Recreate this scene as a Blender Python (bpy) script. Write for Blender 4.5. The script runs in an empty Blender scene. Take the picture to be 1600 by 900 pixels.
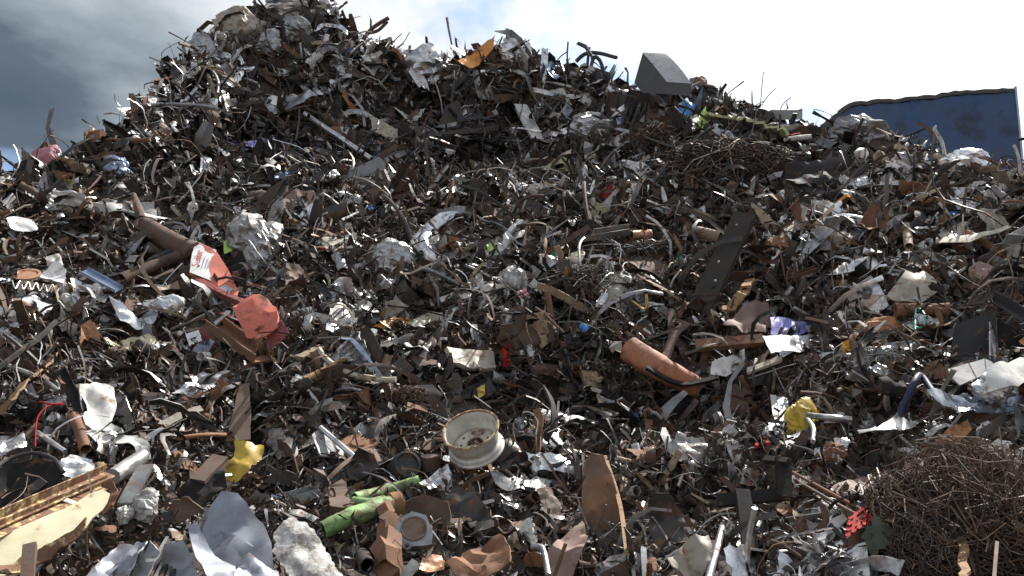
import bpy, math, random
import numpy as np
from mathutils import Vector, Matrix, noise
from mathutils.bvhtree import BVHTree
from mathutils.geometry import delaunay_2d_cdt

rnd = random.Random(11)
nr = np.random.default_rng(11)
scn = bpy.context.scene
C = scn.collection
R = math.radians

# ------------------------------------------------------------------ camera, sky, sun
FPX, PITCH, CAMZ = 1386.0, R(13.0), 1.7          # focal length in pixels of the 1600 px wide photograph
cam_d = bpy.data.cameras.new('camera')
cam = bpy.data.objects.new('camera', cam_d)
C.objects.link(cam)
cam.location = (0, 0, CAMZ)
cam.rotation_euler = (R(90) + PITCH, 0, 0)
cam_d.sensor_width = 36
cam_d.lens = 36 * FPX / 1600
cam_d.clip_end = 3000
scn.camera = cam

SUN_EL, SUN_AZ = R(51), R(42)                    # azimuth clockwise from the view direction (+Y)
SUN = Vector((math.sin(SUN_AZ) * math.cos(SUN_EL), math.cos(SUN_AZ) * math.cos(SUN_EL), math.sin(SUN_EL)))
sl = bpy.data.lights.new('sun', 'SUN')
sl.energy = 4.1
sl.angle = R(0.5)
sl.color = (1.0, 0.955, 0.89)
so = bpy.data.objects.new('sun', sl)
C.objects.link(so)
so.rotation_euler = SUN.to_track_quat('Z', 'Y').to_euler()

scn.view_settings.view_transform = 'Standard'
scn.view_settings.look = 'None'
scn.view_settings.exposure = 1.08
scn.view_settings.gamma = 1

W = bpy.data.worlds.new('World')
scn.world = W
W.use_nodes = True
wt = W.node_tree
for n in list(wt.nodes): wt.nodes.remove(n)
def N(t, typ, **kw):
    n = t.nodes.new(typ)
    for k, v in kw.items(): setattr(n, k, v)
    return n
def MATH(t, op, a, b=None, clamp=False):
    n = N(t, 'ShaderNodeMath', operation=op); n.use_clamp = clamp
    for i, v in enumerate((a, b)):
        if v is None: continue
        if isinstance(v, (int, float)): n.inputs[i].default_value = v
        else: t.links.new(v, n.inputs[i])
    return n.outputs[0]
def RAMP(t, src, stops, interp='LINEAR'):
    n = N(t, 'ShaderNodeValToRGB')
    e = n.color_ramp.elements
    n.color_ramp.interpolation = interp
    while len(e) < len(stops): e.new(0.5)
    for i, (p, c) in enumerate(stops):
        e[i].position = p
        if isinstance(c, (int, float)): c = (c, c, c)
        e[i].color = (*c[:3], 1)
    t.links.new(src, n.inputs[0])
    return n.outputs[0]
def MIX(t, f, a, b, blend='MIX'):
    n = N(t, 'ShaderNodeMix', data_type='RGBA', blend_type=blend)
    for i, v in ((0, f), (6, a), (7, b)):
        if isinstance(v, (int, float)): n.inputs[i].default_value = v
        elif isinstance(v, tuple): n.inputs[i].default_value = (*v[:3], 1)
        else: t.links.new(v, n.inputs[i])
    return n.outputs[2]

sky = N(wt, 'ShaderNodeTexSky', sky_type='NISHITA', sun_disc=False, sun_elevation=SUN_EL, sun_rotation=SUN_AZ)
sky.air_density = 1.0; sky.dust_density = 1.0
tc = N(wt, 'ShaderNodeTexCoord')
dirn = tc.outputs['Generated']
dot = N(wt, 'ShaderNodeVectorMath', operation='DOT_PRODUCT')
wt.links.new(dirn, dot.inputs[0]); dot.inputs[1].default_value = SUN
def sky_noise(scale, detail, rough, off, squash=2.2):
    m = N(wt, 'ShaderNodeMapping'); m.inputs['Scale'].default_value = (1, 1, squash); m.inputs['Location'].default_value = off
    wt.links.new(dirn, m.inputs[0])
    n = N(wt, 'ShaderNodeTexNoise'); n.inputs['Scale'].default_value = scale
    n.inputs['Detail'].default_value = detail; n.inputs['Roughness'].default_value = rough
    wt.links.new(m.outputs[0], n.inputs['Vector'])
    return n.outputs[0]
big = sky_noise(1.9, 3, 0.45, (0.3, 1.1, 0.2))
mid = sky_noise(5.5, 6, 0.55, (2.3, 0.4, 1.7))
# clouds glow where the sun is behind them and go slate grey to its side
s = MATH(wt, 'ADD', dot.outputs['Value'], MATH(wt, 'MULTIPLY', MATH(wt, 'SUBTRACT', big, 0.5), 0.26))
s = MATH(wt, 'ADD', s, MATH(wt, 'MULTIPLY', MATH(wt, 'SUBTRACT', mid, 0.5), 0.32))
cloud = RAMP(wt, s, [(0.0, (.42, .45, .49)), (0.20, (.28, .31, .35)), (0.34, (.036, .052, .072)), (0.46, (.064, .084, .108)), (0.58, (.22, .25, .275)),  # ramp start raised: unseen sky behind the camera, brightened to fill shadows
                     (0.69, (.44, .46, .475)), (0.79, (.56, .565, .57)), (1.0, (.85, .85, .85))])
cloud_v = N(wt, 'ShaderNodeVectorMath', operation='SCALE'); cloud_v.inputs[3].default_value = 10.0
wt.links.new(cloud, cloud_v.inputs[0])
gaps = sky_noise(3.4, 5, 0.55, (5.1, 2.2, 0.6), 1.6)
cover = RAMP(wt, gaps, [(0.38, 0.1), (0.46, 1.0)])
bg = N(wt, 'ShaderNodeBackground'); bg.inputs[1].default_value = 0.1
wt.links.new(MIX(wt, cover, sky.outputs[0], cloud_v.outputs[0]), bg.inputs[0])
wo = N(wt, 'ShaderNodeOutputWorld')
wt.links.new(bg.outputs[0], wo.inputs[0])

# ------------------------------------------------------------------ view geometry
fw = np.array((0, math.cos(PITCH), math.sin(PITCH))); up = np.array((0, -math.sin(PITCH), math.cos(PITCH))); rt = np.array((1., 0, 0))
EYE = Vector((0, 0, CAMZ))
def ray(px, py):
    d = fw + rt * ((px - 800) / FPX) + up * ((450 - py) / FPX)
    return Vector(d).normalized()
def project(p):
    q = np.array(p) - np.array((0, 0, CAMZ))
    z = q @ fw
    return 800 + FPX * (q @ rt) / z, 450 - FPX * (q @ up) / z, z

# ------------------------------------------------------------------ materials
MATS = {}
def mat(name, base, rough=0.5, metal=0.0, rust=0.0, rustcol=(.13, .06, .032), dirt=0.35, vary=0.35, bump=0.25, scale=9.0, palette=None, trans=0.0, spec=0.5):
    """Scrap surface: base colour varied per object, rust patches, grime, fine relief."""
    m = bpy.data.materials.new(name); m.use_nodes = True
    t = m.node_tree; p = t.nodes['Principled BSDF']
    tc = N(t, 'ShaderNodeTexCoord'); oi = N(t, 'ShaderNodeObjectInfo')
    ge = N(t, 'ShaderNodeNewGeometry')
    rv = ge.outputs['Random Per Island'] if palette else oi.outputs['Random']
    off = N(t, 'ShaderNodeVectorMath', operation='ADD')
    comb = N(t, 'ShaderNodeCombineXYZ')
    k = MATH(t, 'MULTIPLY', rv, 57.0)
    for i in range(3): t.links.new(k, comb.inputs[i])
    t.links.new(tc.outputs['Object'], off.inputs[0]); t.links.new(comb.outputs[0], off.inputs[1])
    def nz(s, d, r=0.6):
        n = N(t, 'ShaderNodeTexNoise'); n.inputs['Scale'].default_value = s; n.inputs['Detail'].default_value = d; n.inputs['Roughness'].default_value = r
        t.links.new(off.outputs[0], n.inputs['Vector']); return n.outputs[0]
    n1 = nz(scale, 6, 0.65); n2 = nz(scale * .9, 7, 0.62)
    if palette:
        col = RAMP(t, rv, [(a, b) for a, b, _, _ in palette], 'CONSTANT')
        met = RAMP(t, rv, [(a, c) for a, _, c, _ in palette], 'CONSTANT')
        rg = RAMP(t, rv, [(a, d) for a, _, _, d in palette], 'CONSTANT')
        sub = N(t, 'ShaderNodeMath', operation='FRACT'); t.links.new(MATH(t, 'MULTIPLY', rv, 311.7), sub.inputs[0]); vr = sub.outputs[0]
    else:
        col, met, rg, vr = None, None, None, rv
    b = col if col is not None else tuple(base)
    v = MATH(t, 'ADD', MATH(t, 'MULTIPLY', vr, 2 * vary), 1 - vary)
    vc = N(t, 'ShaderNodeCombineColor')
    for i in range(3): t.links.new(v, vc.inputs[i])
    b = MIX(t, 1.0, b, vc.outputs[0], 'MULTIPLY')
    metal_out = met
    if rust > 0:
        rf = RAMP(t, n1, [(0.60 - 0.28 * rust, 0.0), (0.72 - 0.28 * rust, 1.0)])
        rc = MIX(t, n2, tuple(c * 0.45 for c in rustcol), tuple(c * 1.7 for c in rustcol))
        b = MIX(t, rf, b, rc)
        keep = MATH(t, 'SUBTRACT', 1.0, rf)
        metal_out = MATH(t, 'MULTIPLY', keep, met if met is not None else metal)
        r_in = MATH(t, 'ADD', MATH(t, 'MULTIPLY', rf, 0.85), MATH(t, 'MULTIPLY', keep, rg if rg is not None else rough))
    else:
        r_in = rg
    df = RAMP(t, n2, [(0.38, dirt), (0.64, 0.0)])
    b = MIX(t, df, b, (.075, .06, .046))
    t.links.new(b, p.inputs['Base Color'])
    if metal_out is not None: t.links.new(metal_out, p.inputs['Metallic'])
    else: p.inputs['Metallic'].default_value = metal
    if r_in is not None: t.links.new(r_in, p.inputs['Roughness'])
    else:
        t.links.new(MATH(t, 'ADD', MATH(t, 'MULTIPLY', n1, 0.3), rough - 0.15), p.inputs['Roughness'])
    p.inputs['Specular IOR Level'].default_value = spec
    if trans: p.inputs['Transmission Weight'].default_value = trans
    if bump:
        bn = N(t, 'ShaderNodeBump'); bn.inputs['Strength'].default_value = bump; bn.inputs['Distance'].default_value = 0.012
        t.links.new(MATH(t, 'ADD', n1, MATH(t, 'MULTIPLY', n2, 0.5)), bn.inputs['Height'])
        t.links.new(bn.outputs[0], p.inputs['Normal'])
    MATS[name] = m
    return m
mat('dark_steel', (.04, .038, .037), .45, .5, .25)
mat('black', (.016, .016, .017), .8, 0, .1, dirt=.2, spec=.15)
mat('navy', (.02, .03, .09), .6, 0, .05, dirt=.3, spec=.3)
mat('gloss_black', (.02, .02, .021), .3, 0, .05, dirt=.3)
mat('charcoal', (.045, .047, .051), .75, 0, .1, spec=.2)
mat('rust_dark', (.075, .05, .038), .85, 0, .55, (.10, .05, .03), bump=.5)
mat('rust', (.18, .088, .046), .85, 0, .6, (.19, .085, .04), bump=.5)
mat('rust_orange', (.36, .155, .06), .8, 0, .4, (.2, .085, .035), bump=.4)
mat('grey_metal', (.40, .405, .41), .40, .75, .25, dirt=.5)
mat('silver', (.68, .68, .68), .36, .85, .12, dirt=.4)
mat('foil', (.80, .80, .80), .30, .85, .04, (.25, .16, .08), dirt=.45, bump=.5, scale=14)
mat('white', (.64, .63, .60), .45, 0, .18, (.26, .16, .085), dirt=.35)
mat('white_clean', (.72, .72, .71), .4, 0, .02, dirt=.15, vary=.06)
mat('grey_paint', (.33, .34, .35), .42, 0, .15, dirt=.3)
mat('blue_grey', (.30, .37, .50), .4, .45, .06, dirt=.3)
mat('sheen_blue', (.42, .47, .56), .3, .8, .04, dirt=.35, vary=.05, bump=.2)
mat('dull_silver', (.52, .52, .52), .38, .7, .2, dirt=.6, bump=.4)
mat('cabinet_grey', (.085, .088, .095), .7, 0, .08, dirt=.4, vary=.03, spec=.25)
mat('cabinet_top_lit', (.42, .42, .43), .35, 0, .03, dirt=.2, vary=.03)  # sky light on the top face, put into a paler grey
mat('bottle_green', (.26, .46, .15), .65, 0, .46, (.11, .085, .04), dirt=.6, vary=.08, bump=.4, scale=8)
mat('car_silver', (.28, .30, .345), .38, .3, .05, dirt=.35, vary=.05, bump=.08, scale=6)
mat('tan', (.34, .24, .15), .7, 0, .25, dirt=.4)
mat('beige', (.46, .41, .33), .6, 0, .22, (.2, .12, .07), dirt=.3)
mat('brown', (.17, .115, .085), .75, 0, .3, dirt=.4)
mat('mauve_brown', (.25, .165, .135), .8, 0, .1, dirt=.2, vary=.1)
mat('cream', (.66, .60, .40), .5, 0, .10, (.30, .15, .05), dirt=.25, vary=.03, bump=.08)
mat('rust_plate', (.20, .11, .065), .8, 0, .55, (.20, .095, .045), dirt=.5, bump=.6, scale=5, vary=.05)
mat('flaky_white', (.58, .57, .545), .6, 0, .22, (.22, .17, .12), dirt=.75, bump=.8, scale=16, vary=.05)
mat('rim_cream', (.66, .64, .575), .5, 0, .10, (.3, .19, .09), dirt=.4, vary=.05, bump=.12, scale=7)
mat('plank_steel', (.04, .037, .035), .8, 0, .3, (.045, .03, .022), dirt=.3, spec=.15, vary=.1)
mat('cream_rust', (.62, .50, .24), .7, 0, .82, (.17, .082, .045), vary=.05, dirt=.2, bump=.5, scale=16)
mat('red', (.30, .014, .014), .8, 0, .08, (.12, .03, .02), dirt=.15, vary=.12, spec=.1)
mat('faded_red', (.68, .165, .105), .55, 0, .20, (.24, .06, .045), dirt=.35, vary=.06, bump=.2, scale=7)
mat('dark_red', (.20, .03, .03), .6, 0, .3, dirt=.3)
mat('orange', (.62, .25, .05), .5, 0, .2, (.28, .12, .04), dirt=.25)
mat('terracotta', (.44, .165, .078), .75, 0, .35, (.22, .085, .05), dirt=.45, vary=.1, bump=.4, scale=7)
mat('yellow', (.60, .40, .03), .45, 0, .12, (.2, .11, .03), dirt=.35, vary=.1)
mat('amber', (.75, .36, .01), .2, 0, 0, dirt=.1, vary=.05, trans=.3)
mat('green', (.30, .54, .17), .55, 0, .26, (.10, .085, .03), dirt=.5, vary=.08)
mat('lime', (.42, .66, .12), .5, 0, .05, dirt=.2, vary=.15)
mat('olive', (.40, .40, .20), .55, 0, .2, (.22, .16, .08), dirt=.3)
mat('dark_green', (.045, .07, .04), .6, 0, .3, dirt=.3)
mat('teal', (.06, .34, .25), .45, 0, .05, dirt=.2)
mat('blue', (.05, .22, .52), .45, 0, .08, dirt=.25)
mat('skip_blue', (.026, .070, .172), .6, 0, .24, (.028, .05, .09), dirt=.3, vary=.03, bump=.3, scale=2.2)
mat('indigo', (.20, .21, .52), .6, 0, .02, dirt=.15, vary=.1)
mat('pink', (.62, .25, .30), .6, 0, .1, dirt=.3)
mat('copper', (.62, .33, .20), .4, .6, .2, dirt=.3)
mat('clear_plastic', (.50, .48, .46), .22, .2, .12, (.3, .2, .13), dirt=.5, bump=.5, scale=14)
mat('wire_brown', (.10, .062, .042), .8, .1, .4)
mat('wood', (.30, .17, .07), .8, 0, .35, (.14, .07, .03), dirt=.35, bump=.6, scale=22)
mat('ink_red', (.55, .05, .06), .6, 0, 0, dirt=0, vary=0, bump=0)
mat('ink_grey', (.32, .28, .28), .6, 0, 0, dirt=0, vary=0, bump=0)
PAL = [(0.0, (.022, .021, .021), .2, .5), (.16, (.05, .046, .045), .5, .45), (.28, (.06, .036, .025), 0, .85), (.40, (.12, .065, .04), 0, .85),
       (.50, (.21, .105, .055), 0, .8), (.545, (.10, .085, .075), 0, .7), (.60, (.29, .29, .29), .5, .46), (.71, (.62, .62, .62), .85, .36),
       (.82, (.60, .585, .56), 0, .5), (.915, (.30, .22, .14), 0, .7), (.96, (.42, .30, .20), 0, .7), (.985, (.30, .36, .46), .4, .4)]
mat('mixed_scrap', (0, 0, 0), palette=PAL, rust=.18, dirt=.45, vary=.35, bump=.3, scale=12)
WPAL = [(0.0, (.03, .027, .026), .2, .5), (.35, (.085, .05, .035), 0, .8), (.65, (.14, .085, .055), 0, .8), (.8, (.32, .31, .30), .7, .4), (.93, (.5, .48, .45), .3, .45)]
UPAL = [(0.0, (.018, .018, .019), .2, .55), (.25, (.042, .042, .043), .5, .45), (.55, (.08, .078, .075), .5, .45), (.68, (.06, .042, .034), 0, .85), (.80, (.20, .20, .20), .6, .42), (.92, (.5, .5, .49), .8, .36), (.97, (.12, .07, .045), 0, .8)]
DPAL = [(0.0, (.018, .018, .018), .2, .55), (.22, (.042, .04, .04), .5, .45), (.44, (.055, .035, .026), 0, .85), (.62, (.10, .056, .036), 0, .85), (.76, (.17, .088, .05), 0, .8), (.84, (.22, .22, .22), .5, .46), (.93, (.5, .5, .49), .6, .42), (.97, (.34, .25, .16), 0, .7)]
mat('dark_steel_scrap', (0, 0, 0), palette=UPAL, rust=.08, dirt=.4, vary=.35, bump=.3, scale=12)
mat('dark_scrap', (0, 0, 0), palette=DPAL, rust=.22, dirt=.5, vary=.35, bump=.3, scale=12)
BPAL = [(0.0, (.03, .022, .018), .1, .8), (.35, (.065, .042, .03), 0, .85), (.62, (.11, .066, .042), 0, .85), (.82, (.19, .115, .07), 0, .8), (.90, (.07, .065, .06), .4, .5), (.965, (.30, .25, .20), .2, .6)]
mat('bale_wire', (0, 0, 0), palette=BPAL, rust=.1, dirt=.3, bump=0)
mat('mixed_wire', (0, 0, 0), palette=WPAL, rust=.1, dirt=.3, bump=0)
SOIL = mat('soil', (.10, .078, .06), .95, 0, .5, (.07, .042, .03), dirt=.5, vary=0, bump=.6, scale=14)

# ------------------------------------------------------------------ mesh helpers (triangles and quads, numpy)
def new_mesh(name, V, F, smooth_angle=None):
    me = bpy.data.meshes.new(name)
    V = np.asarray(V, dtype=np.float32)
    if isinstance(F, np.ndarray):
        n = len(F); k = F.shape[1]
        me.vertices.add(len(V)); me.vertices.foreach_set('co', V.ravel())
        me.loops.add(n * k); me.loops.foreach_set('vertex_index', F.astype(np.int32).ravel())
        me.polygons.add(n); me.polygons.foreach_set('loop_start', np.arange(0, n * k, k, dtype=np.int32))
        me.update(calc_edges=True)
    else:
        me.from_pydata(V.tolist(), [], F)
    if smooth_angle is None:
        me.shade_flat()
    else:
        me.shade_smooth(); me.set_sharp_from_angle(angle=R(smooth_angle))
    return me
def link(name, me, m=None, parent=None, loc=None, label=None, cat=None, group=None, kind=None):
    o = bpy.data.objects.new(name, me)
    C.objects.link(o)
    if m is not None and me is not None:
        if not me.materials: me.materials.append(MATS[m] if isinstance(m, str) else m)
    if loc is not None: o.location = loc
    if parent is not None:
        o.parent = parent
        if loc is None: o.location = (0, 0, 0)
    tag(o, label, cat, group, kind)
    return o
def tag(o, label=None, cat=None, group=None, kind=None):
    for k, v in (('label', label), ('category', cat), ('group', group), ('kind', kind)):
        if v: o[k] = v
def tris(F):
    out = []
    for f in F:
        for i in range(1, len(f) - 1): out.append((f[0], f[i], f[i + 1]))
    return np.array(out, dtype=np.int32)
def normals(V, T):
    a, b, c = V[T[:, 0]], V[T[:, 1]], V[T[:, 2]]
    fn = np.cross(b - a, c - a); vn = np.zeros_like(V)
    for i in range(3): np.add.at(vn, T[:, i], fn)
    return vn / (np.linalg.norm(vn, axis=1, keepdims=True) + 1e-12)
def shell(V, T, th):
    """Give a sheet its thickness."""
    if th <= 0: return V, T
    n = len(V); vn = normals(V, T)
    V2 = np.vstack([V + vn * th * .5, V - vn * th * .5])
    cnt = {}
    for t in T.tolist():
        for i in range(3):
            cnt[(t[i], t[(i + 1) % 3])] = 1
    side = []
    for (a, b) in cnt:
        if (b, a) not in cnt:
            side.append((b, a, a + n)); side.append((b, a + n, b + n))
    return V2, np.vstack([T, T[:, ::-1] + n, np.array(side, dtype=np.int32).reshape(-1, 3)])
def cdt(poly, spacing, rg, jag=0.0, jitter=0.42):
    """Fill a 2-D outline with random points and triangulate it."""
    poly = np.asarray(poly, float)
    out = []
    n = len(poly)
    area = 0.5 * np.sum(poly[:, 0] * np.roll(poly[:, 1], -1) - poly[:, 1] * np.roll(poly[:, 0], -1))
    if area < 0: poly = poly[::-1]
    for i in range(n):
        a, b = poly[i], poly[(i + 1) % n]
        L = np.linalg.norm(b - a); k = max(1, int(round(L / spacing)))
        nrm = np.array([(b - a)[1], -(b - a)[0]]) / (L + 1e-9)
        for j in range(k):
            p = a + (b - a) * j / k
            if j and jag: p = p + nrm * rg.uniform(-jag, jag)
            out.append(p)
    m = len(out)
    lo, hi = poly.min(0), poly.max(0)
    pts = []
    y = lo[1] + spacing * .5
    row = 0
    P = np.array(out)
    while y < hi[1]:
        x = lo[0] + spacing * (.5 if row % 2 else 1.0)
        while x < hi[0]:
            q = np.array([x + rg.uniform(-1, 1) * jitter * spacing, y + rg.uniform(-1, 1) * jitter * spacing])
            if np.min(np.sum((P - q) ** 2, 1)) > (spacing * .45) ** 2: pts.append(q)
            x += spacing
        y += spacing * .87; row += 1
    allp = [Vector(p) for p in out] + [Vector(p) for p in pts]
    r = delaunay_2d_cdt(allp, [], [list(range(m))], 1, 1e-6)
    V = np.array([(v.x, v.y) for v in r[0]]); T = np.array([f for f in r[2] if len(f) == 3], dtype=np.int32).reshape(-1, 3)
    used = np.unique(T); remap = -np.ones(len(V), int); remap[used] = np.arange(len(used))
    return V[used], remap[T]
def tri_wave(x): return np.abs((x / math.pi) % 2 - 1) * 2 - 1
def crumple_h(P, size, rg, n=4):
    """Sharp creased relief, about -1..1."""
    h = np.zeros(len(P)); tot = 0
    for k in range(n):
        a = rg.uniform(0, math.tau); f = math.pi * (1.3 * 1.6 ** k) / size
        d = np.array([math.cos(a), math.sin(a)])
        q = P @ d * f + rg.uniform(0, 6) + 0.7 * np.sin(P @ np.array([-d[1], d[0]]) * f * .7 + rg.uniform(0, 6))
        w = 1 / 1.55 ** k
        h += w * tri_wave(q); tot += w
    return h / tot * 1.3
def fold(V, rg, amin, amax):
    """Bend everything beyond a random line."""
    c = V.mean(0); sz = np.ptp(V, axis=0).max()
    i = rg.integers(len(V)); p = c + (V[i] - c) * rg.uniform(0, .7)
    d = V[rg.integers(len(V))] - V[rg.integers(len(V))]; d = d / (np.linalg.norm(d) + 1e-9)
    ax = np.cross(d, V[rg.integers(len(V))] - p); ax = ax / (np.linalg.norm(ax) + 1e-9)
    ax2 = np.cross(ax, d); ax2 = d
    nn = np.cross(ax, d)
    s = (V - p) @ np.cross(ax2, ax)
    ang = math.radians(rg.uniform(amin, amax)) * rg.choice([-1, 1])
    M = np.array(Matrix.Rotation(ang, 3, Vector(ax2)))
    W_ = V.copy(); k = s > 0
    if k.sum() > len(V) * .6: k = ~k
    W_[k] = (V[k] - p) @ M.T + p
    return W_
def sweep(path, prof, closed=True, th=0.0, twist=0.0, scale=None, upv=None):
    """Sweep a 2-D profile along a path. th > 0 gives an open or hollow section its wall."""
    path = np.asarray(path, float); n = len(path)
    tg = np.gradient(path, axis=0); tg /= np.linalg.norm(tg, axis=1, keepdims=True) + 1e-12
    u = np.array(upv, float) if upv is not None else (np.array([0, 0, 1.]) if abs(tg[0][2]) < .9 else np.array([1., 0, 0]))
    prof = np.asarray(prof, float); k = len(prof)
    if th > 0:
        nx = np.roll(prof, -1, 0) - np.roll(prof, 1, 0)
        if not closed:
            nx[0] = prof[1] - prof[0]; nx[-1] = prof[-1] - prof[-2]
        nn = np.stack([-nx[:, 1], nx[:, 0]], 1); nn /= np.linalg.norm(nn, axis=1, keepdims=True) + 1e-12
        prof2 = np.vstack([prof, prof + nn * th])
    else: prof2 = prof
    K = len(prof2); V = []
    for i in range(n):
        u = u - tg[i] * (u @ tg[i]); u /= np.linalg.norm(u) + 1e-12
        w = np.cross(tg[i], u)
        a = twist * i / max(1, n - 1); c, s_ = math.cos(a), math.sin(a)
        uu, ww = u * c + w * s_, w * c - u * s_
        sc = 1 if scale is None else scale[i]
        V.append(path[i] + sc * (prof2[:, :1] * ww + prof2[:, 1:] * uu))
    V = np.vstack(V); F = []
    rng_k = range(k if closed else k - 1)
    for i in range(n - 1):
        a, b = i * K, (i + 1) * K
        for j in rng_k:
            j2 = (j + 1) % k
            F.append((a + j, a + j2, b + j2, b + j))
            if th > 0: F.append((a + k + j2, a + k + j, b + k + j, b + k + j2))
        if th > 0 and not closed:
            F.append((a + k, a, b, b + k)); F.append((a + k - 1, a + 2 * k - 1, b + 2 * k - 1, b + k - 1))
    for e, base in ((0, 0), (1, (n - 1) * K)):
        if th > 0:
            for j in rng_k:
                j2 = (j + 1) % k
                f = (base + j, base + k + j, base + k + j2, base + j2)
                F.append(f if e == 0 else f[::-1])
        else:
            f = tuple(base + j for j in range(k))
            F.append(f[::-1] if e == 0 else f)
    return V, tris(F)
def circ(r, n, a0=0.0, a1=math.tau, closed=True):
    m = n if closed else n + 1
    return [(r * math.cos(a0 + (a1 - a0) * i / n), r * math.sin(a0 + (a1 - a0) * i / n)) for i in range(m)]
def lathe(prof, n=40, closed_prof=True):
    V, F = [], []
    k = len(prof)
    for i in range(n):
        a = math.tau * i / n
        for r, z in prof: V.append((r * math.cos(a), r * math.sin(a), z))
    for i in range(n):
        i2 = (i + 1) % n
        for j in range(k if closed_prof else k - 1):
            j2 = (j + 1) % k
            F.append((i * k + j, i2 * k + j, i2 * k + j2, i * k + j2))
    return np.array(V), tris(F)
def box(sx, sy, sz, c=(0, 0, 0)):
    V = np.array([(x, y, z) for x in (-.5, .5) for y in (-.5, .5) for z in (-.5, .5)]) * (sx, sy, sz) + np.array(c)
    return V, tris([(0, 1, 3, 2), (4, 6, 7, 5), (0, 4, 5, 1), (2, 3, 7, 6), (0, 2, 6, 4), (1, 5, 7, 3)])
def join(parts):
    V, T, o = [], [], 0
    for v, t in parts:
        V.append(v); T.append(t + o); o += len(v)
    return np.vstack(V), np.vstack(T)
def basis(n, roll=0.0):
    """3x3 with columns x, y, n."""
    n = Vector(n).normalized()
    u = Vector((0, 0, 1)) if abs(n.z) < .95 else Vector((0, 1, 0))
    x = u.cross(n).normalized(); y = n.cross(x)
    M = Matrix((x, y, n)).transposed()
    return M @ Matrix.Rotation(roll, 3, 'Z')

# ------------------------------------------------------------------ the mound
SIL = [(-140, 330), (-60, 300), (0, 284), (45, 268), (70, 250), (105, 250), (140, 220), (175, 212), (200, 192), (232, 150), (250, 128), (275, 100), (300, 88), (322, 62), (345, 36),
       (375, 24), (420, 6), (470, 0), (520, 16), (535, 46), (575, 62), (620, 76), (655, 80), (700, 92), (740, 74), (790, 66), (820, 84), (860, 92), (900, 100), (940, 112), (975, 132),
       (1010, 150), (1060, 146), (1090, 132), (1130, 148), (1165, 170), (1210, 185), (1250, 190), (1285, 208), (1310, 205), (1340, 190), (1390, 212), (1430, 222), (1480, 244),
       (1530, 246), (1560, 266), (1600, 284), (1700, 300), (1760, 320)]
sth, sel = [], []
for px, py in SIL:
    d = ray(px, py + 6); sth.append(math.atan2(d.x, d.y)); sel.append(math.atan2(d.z, math.hypot(d.x, d.y)))
o_ = np.argsort(sth); sth = np.array(sth)[o_]; sel = np.array(sel)[o_]
RT_E = np.radians([-25.3, -5, -1, 2.8, 6.8, 10.9, 15.1, 19.2, 23.2, 27.2, 31, 34]); RT_R = np.array([3.6, 5.5, 6.2, 7.0, 7.9, 8.9, 10, 11.3, 12.7, 14.1, 15.4, 16.4])
def sstep(x, a, b):
    t = np.clip((x - a) / (b - a), 0, 1); return t * t * (3 - 2 * t)
def ridge_e(th):
    e = np.interp(th, sth, sel)
    return e - np.clip(np.abs(th) - R(34), 0, 1) * 0.9
def rng_at(e, th):
    r = np.interp(e, RT_E, RT_R)
    wl = sstep(th, R(-24), R(-16)) * (1 - sstep(th, R(4), R(14)))
    r = r + 1.7 * wl * sstep(e, R(18.0), R(20.4)) * (1 - .9 * sstep(e, R(21.5), R(30)))
    # hollows in the lower slope
    for px, py, amp, w, h in ((1000, 640, .55, 9, 2.2), (760, 600, .3, 5, 2.0), (400, 640, .35, 5, 1.6), (1080, 790, .3, 6, 1.6), (640, 480, .3, 5, 1.6), (180, 520, .3, 5, 1.4)):
        d = ray(px, py); t0 = math.atan2(d.x, d.y); e0 = math.atan2(d.z, math.hypot(d.x, d.y))
        r = r + amp * np.exp(-((th - t0) / R(w)) ** 2 - ((e - e0) / R(h)) ** 2)
    return r
TH = np.radians(np.arange(-52, 52.01, 0.4)); NF, NB = 130, 22
TV = np.zeros((len(TH), NF + NB, 3))
for i, th in enumerate(TH):
    er = ridge_e(th)
    es = np.linspace(R(-25.3), er, NF)
    r = rng_at(es, np.full(NF, th))
    z = CAMZ + r * np.tan(es)
    # rounded crest, then the far flank (a long shelf on the right that carries the skip)
    k = np.linspace(0.12, 1, NB) ** 1.5
    shelf = 1.0 + 6.0 * float(sstep(th, R(15), R(21)))
    far = shelf + z[-1] * 1.5
    rb = r[-1] + k * far
    zb = z[-1] - .25 * np.minimum(k * far, shelf) * (.15 if shelf > 3 else 1) - np.clip(k * far - shelf, 0, None) / 1.5
    r = np.concatenate([r, rb]); z = np.maximum(np.concatenate([z, zb]), -.2)
    TV[i, :, 0] = r * math.sin(th); TV[i, :, 1] = r * math.cos(th); TV[i, :, 2] = z
base_TV = TV.copy()
for i in range(len(TH)):
    for j in range(NF + NB):
        p = Vector(TV[i, j])
        d = .20 * noise.noise(p * .8) + .13 * noise.noise(p * 1.9 + Vector((7, 3, 1))) + .07 * noise.noise(p * 4.2)
        d *= min(1.0, j / 8.0) * (1.0 if j < NF - 12 else .35)
        TV[i, j] += np.array((-.55 * math.sin(TH[i]), -.55 * math.cos(TH[i]), .8)) * d
nrow = NF + NB
idx = np.arange(len(TH) * nrow).reshape(len(TH), nrow)
q = np.stack([idx[:-1, :-1], idx[1:, :-1], idx[1:, 1:], idx[:-1, 1:]], -1).reshape(-1, 4)
MV = TV.reshape(-1, 3)
mound_me = new_mesh('mound', MV, q, 40)
mound = link('mound_terrain', mound_me, 'soil', kind='structure', label='dark soil and fines under the scrap heap')
bvh = BVHTree.FromPolygons([tuple(v) for v in MV], [tuple(f) for f in q.tolist()])
bvh0 = BVHTree.FromPolygons([tuple(v) for v in base_TV.reshape(-1, 3)], [tuple(f) for f in q.tolist()])
gm = MATS['soil']
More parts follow.
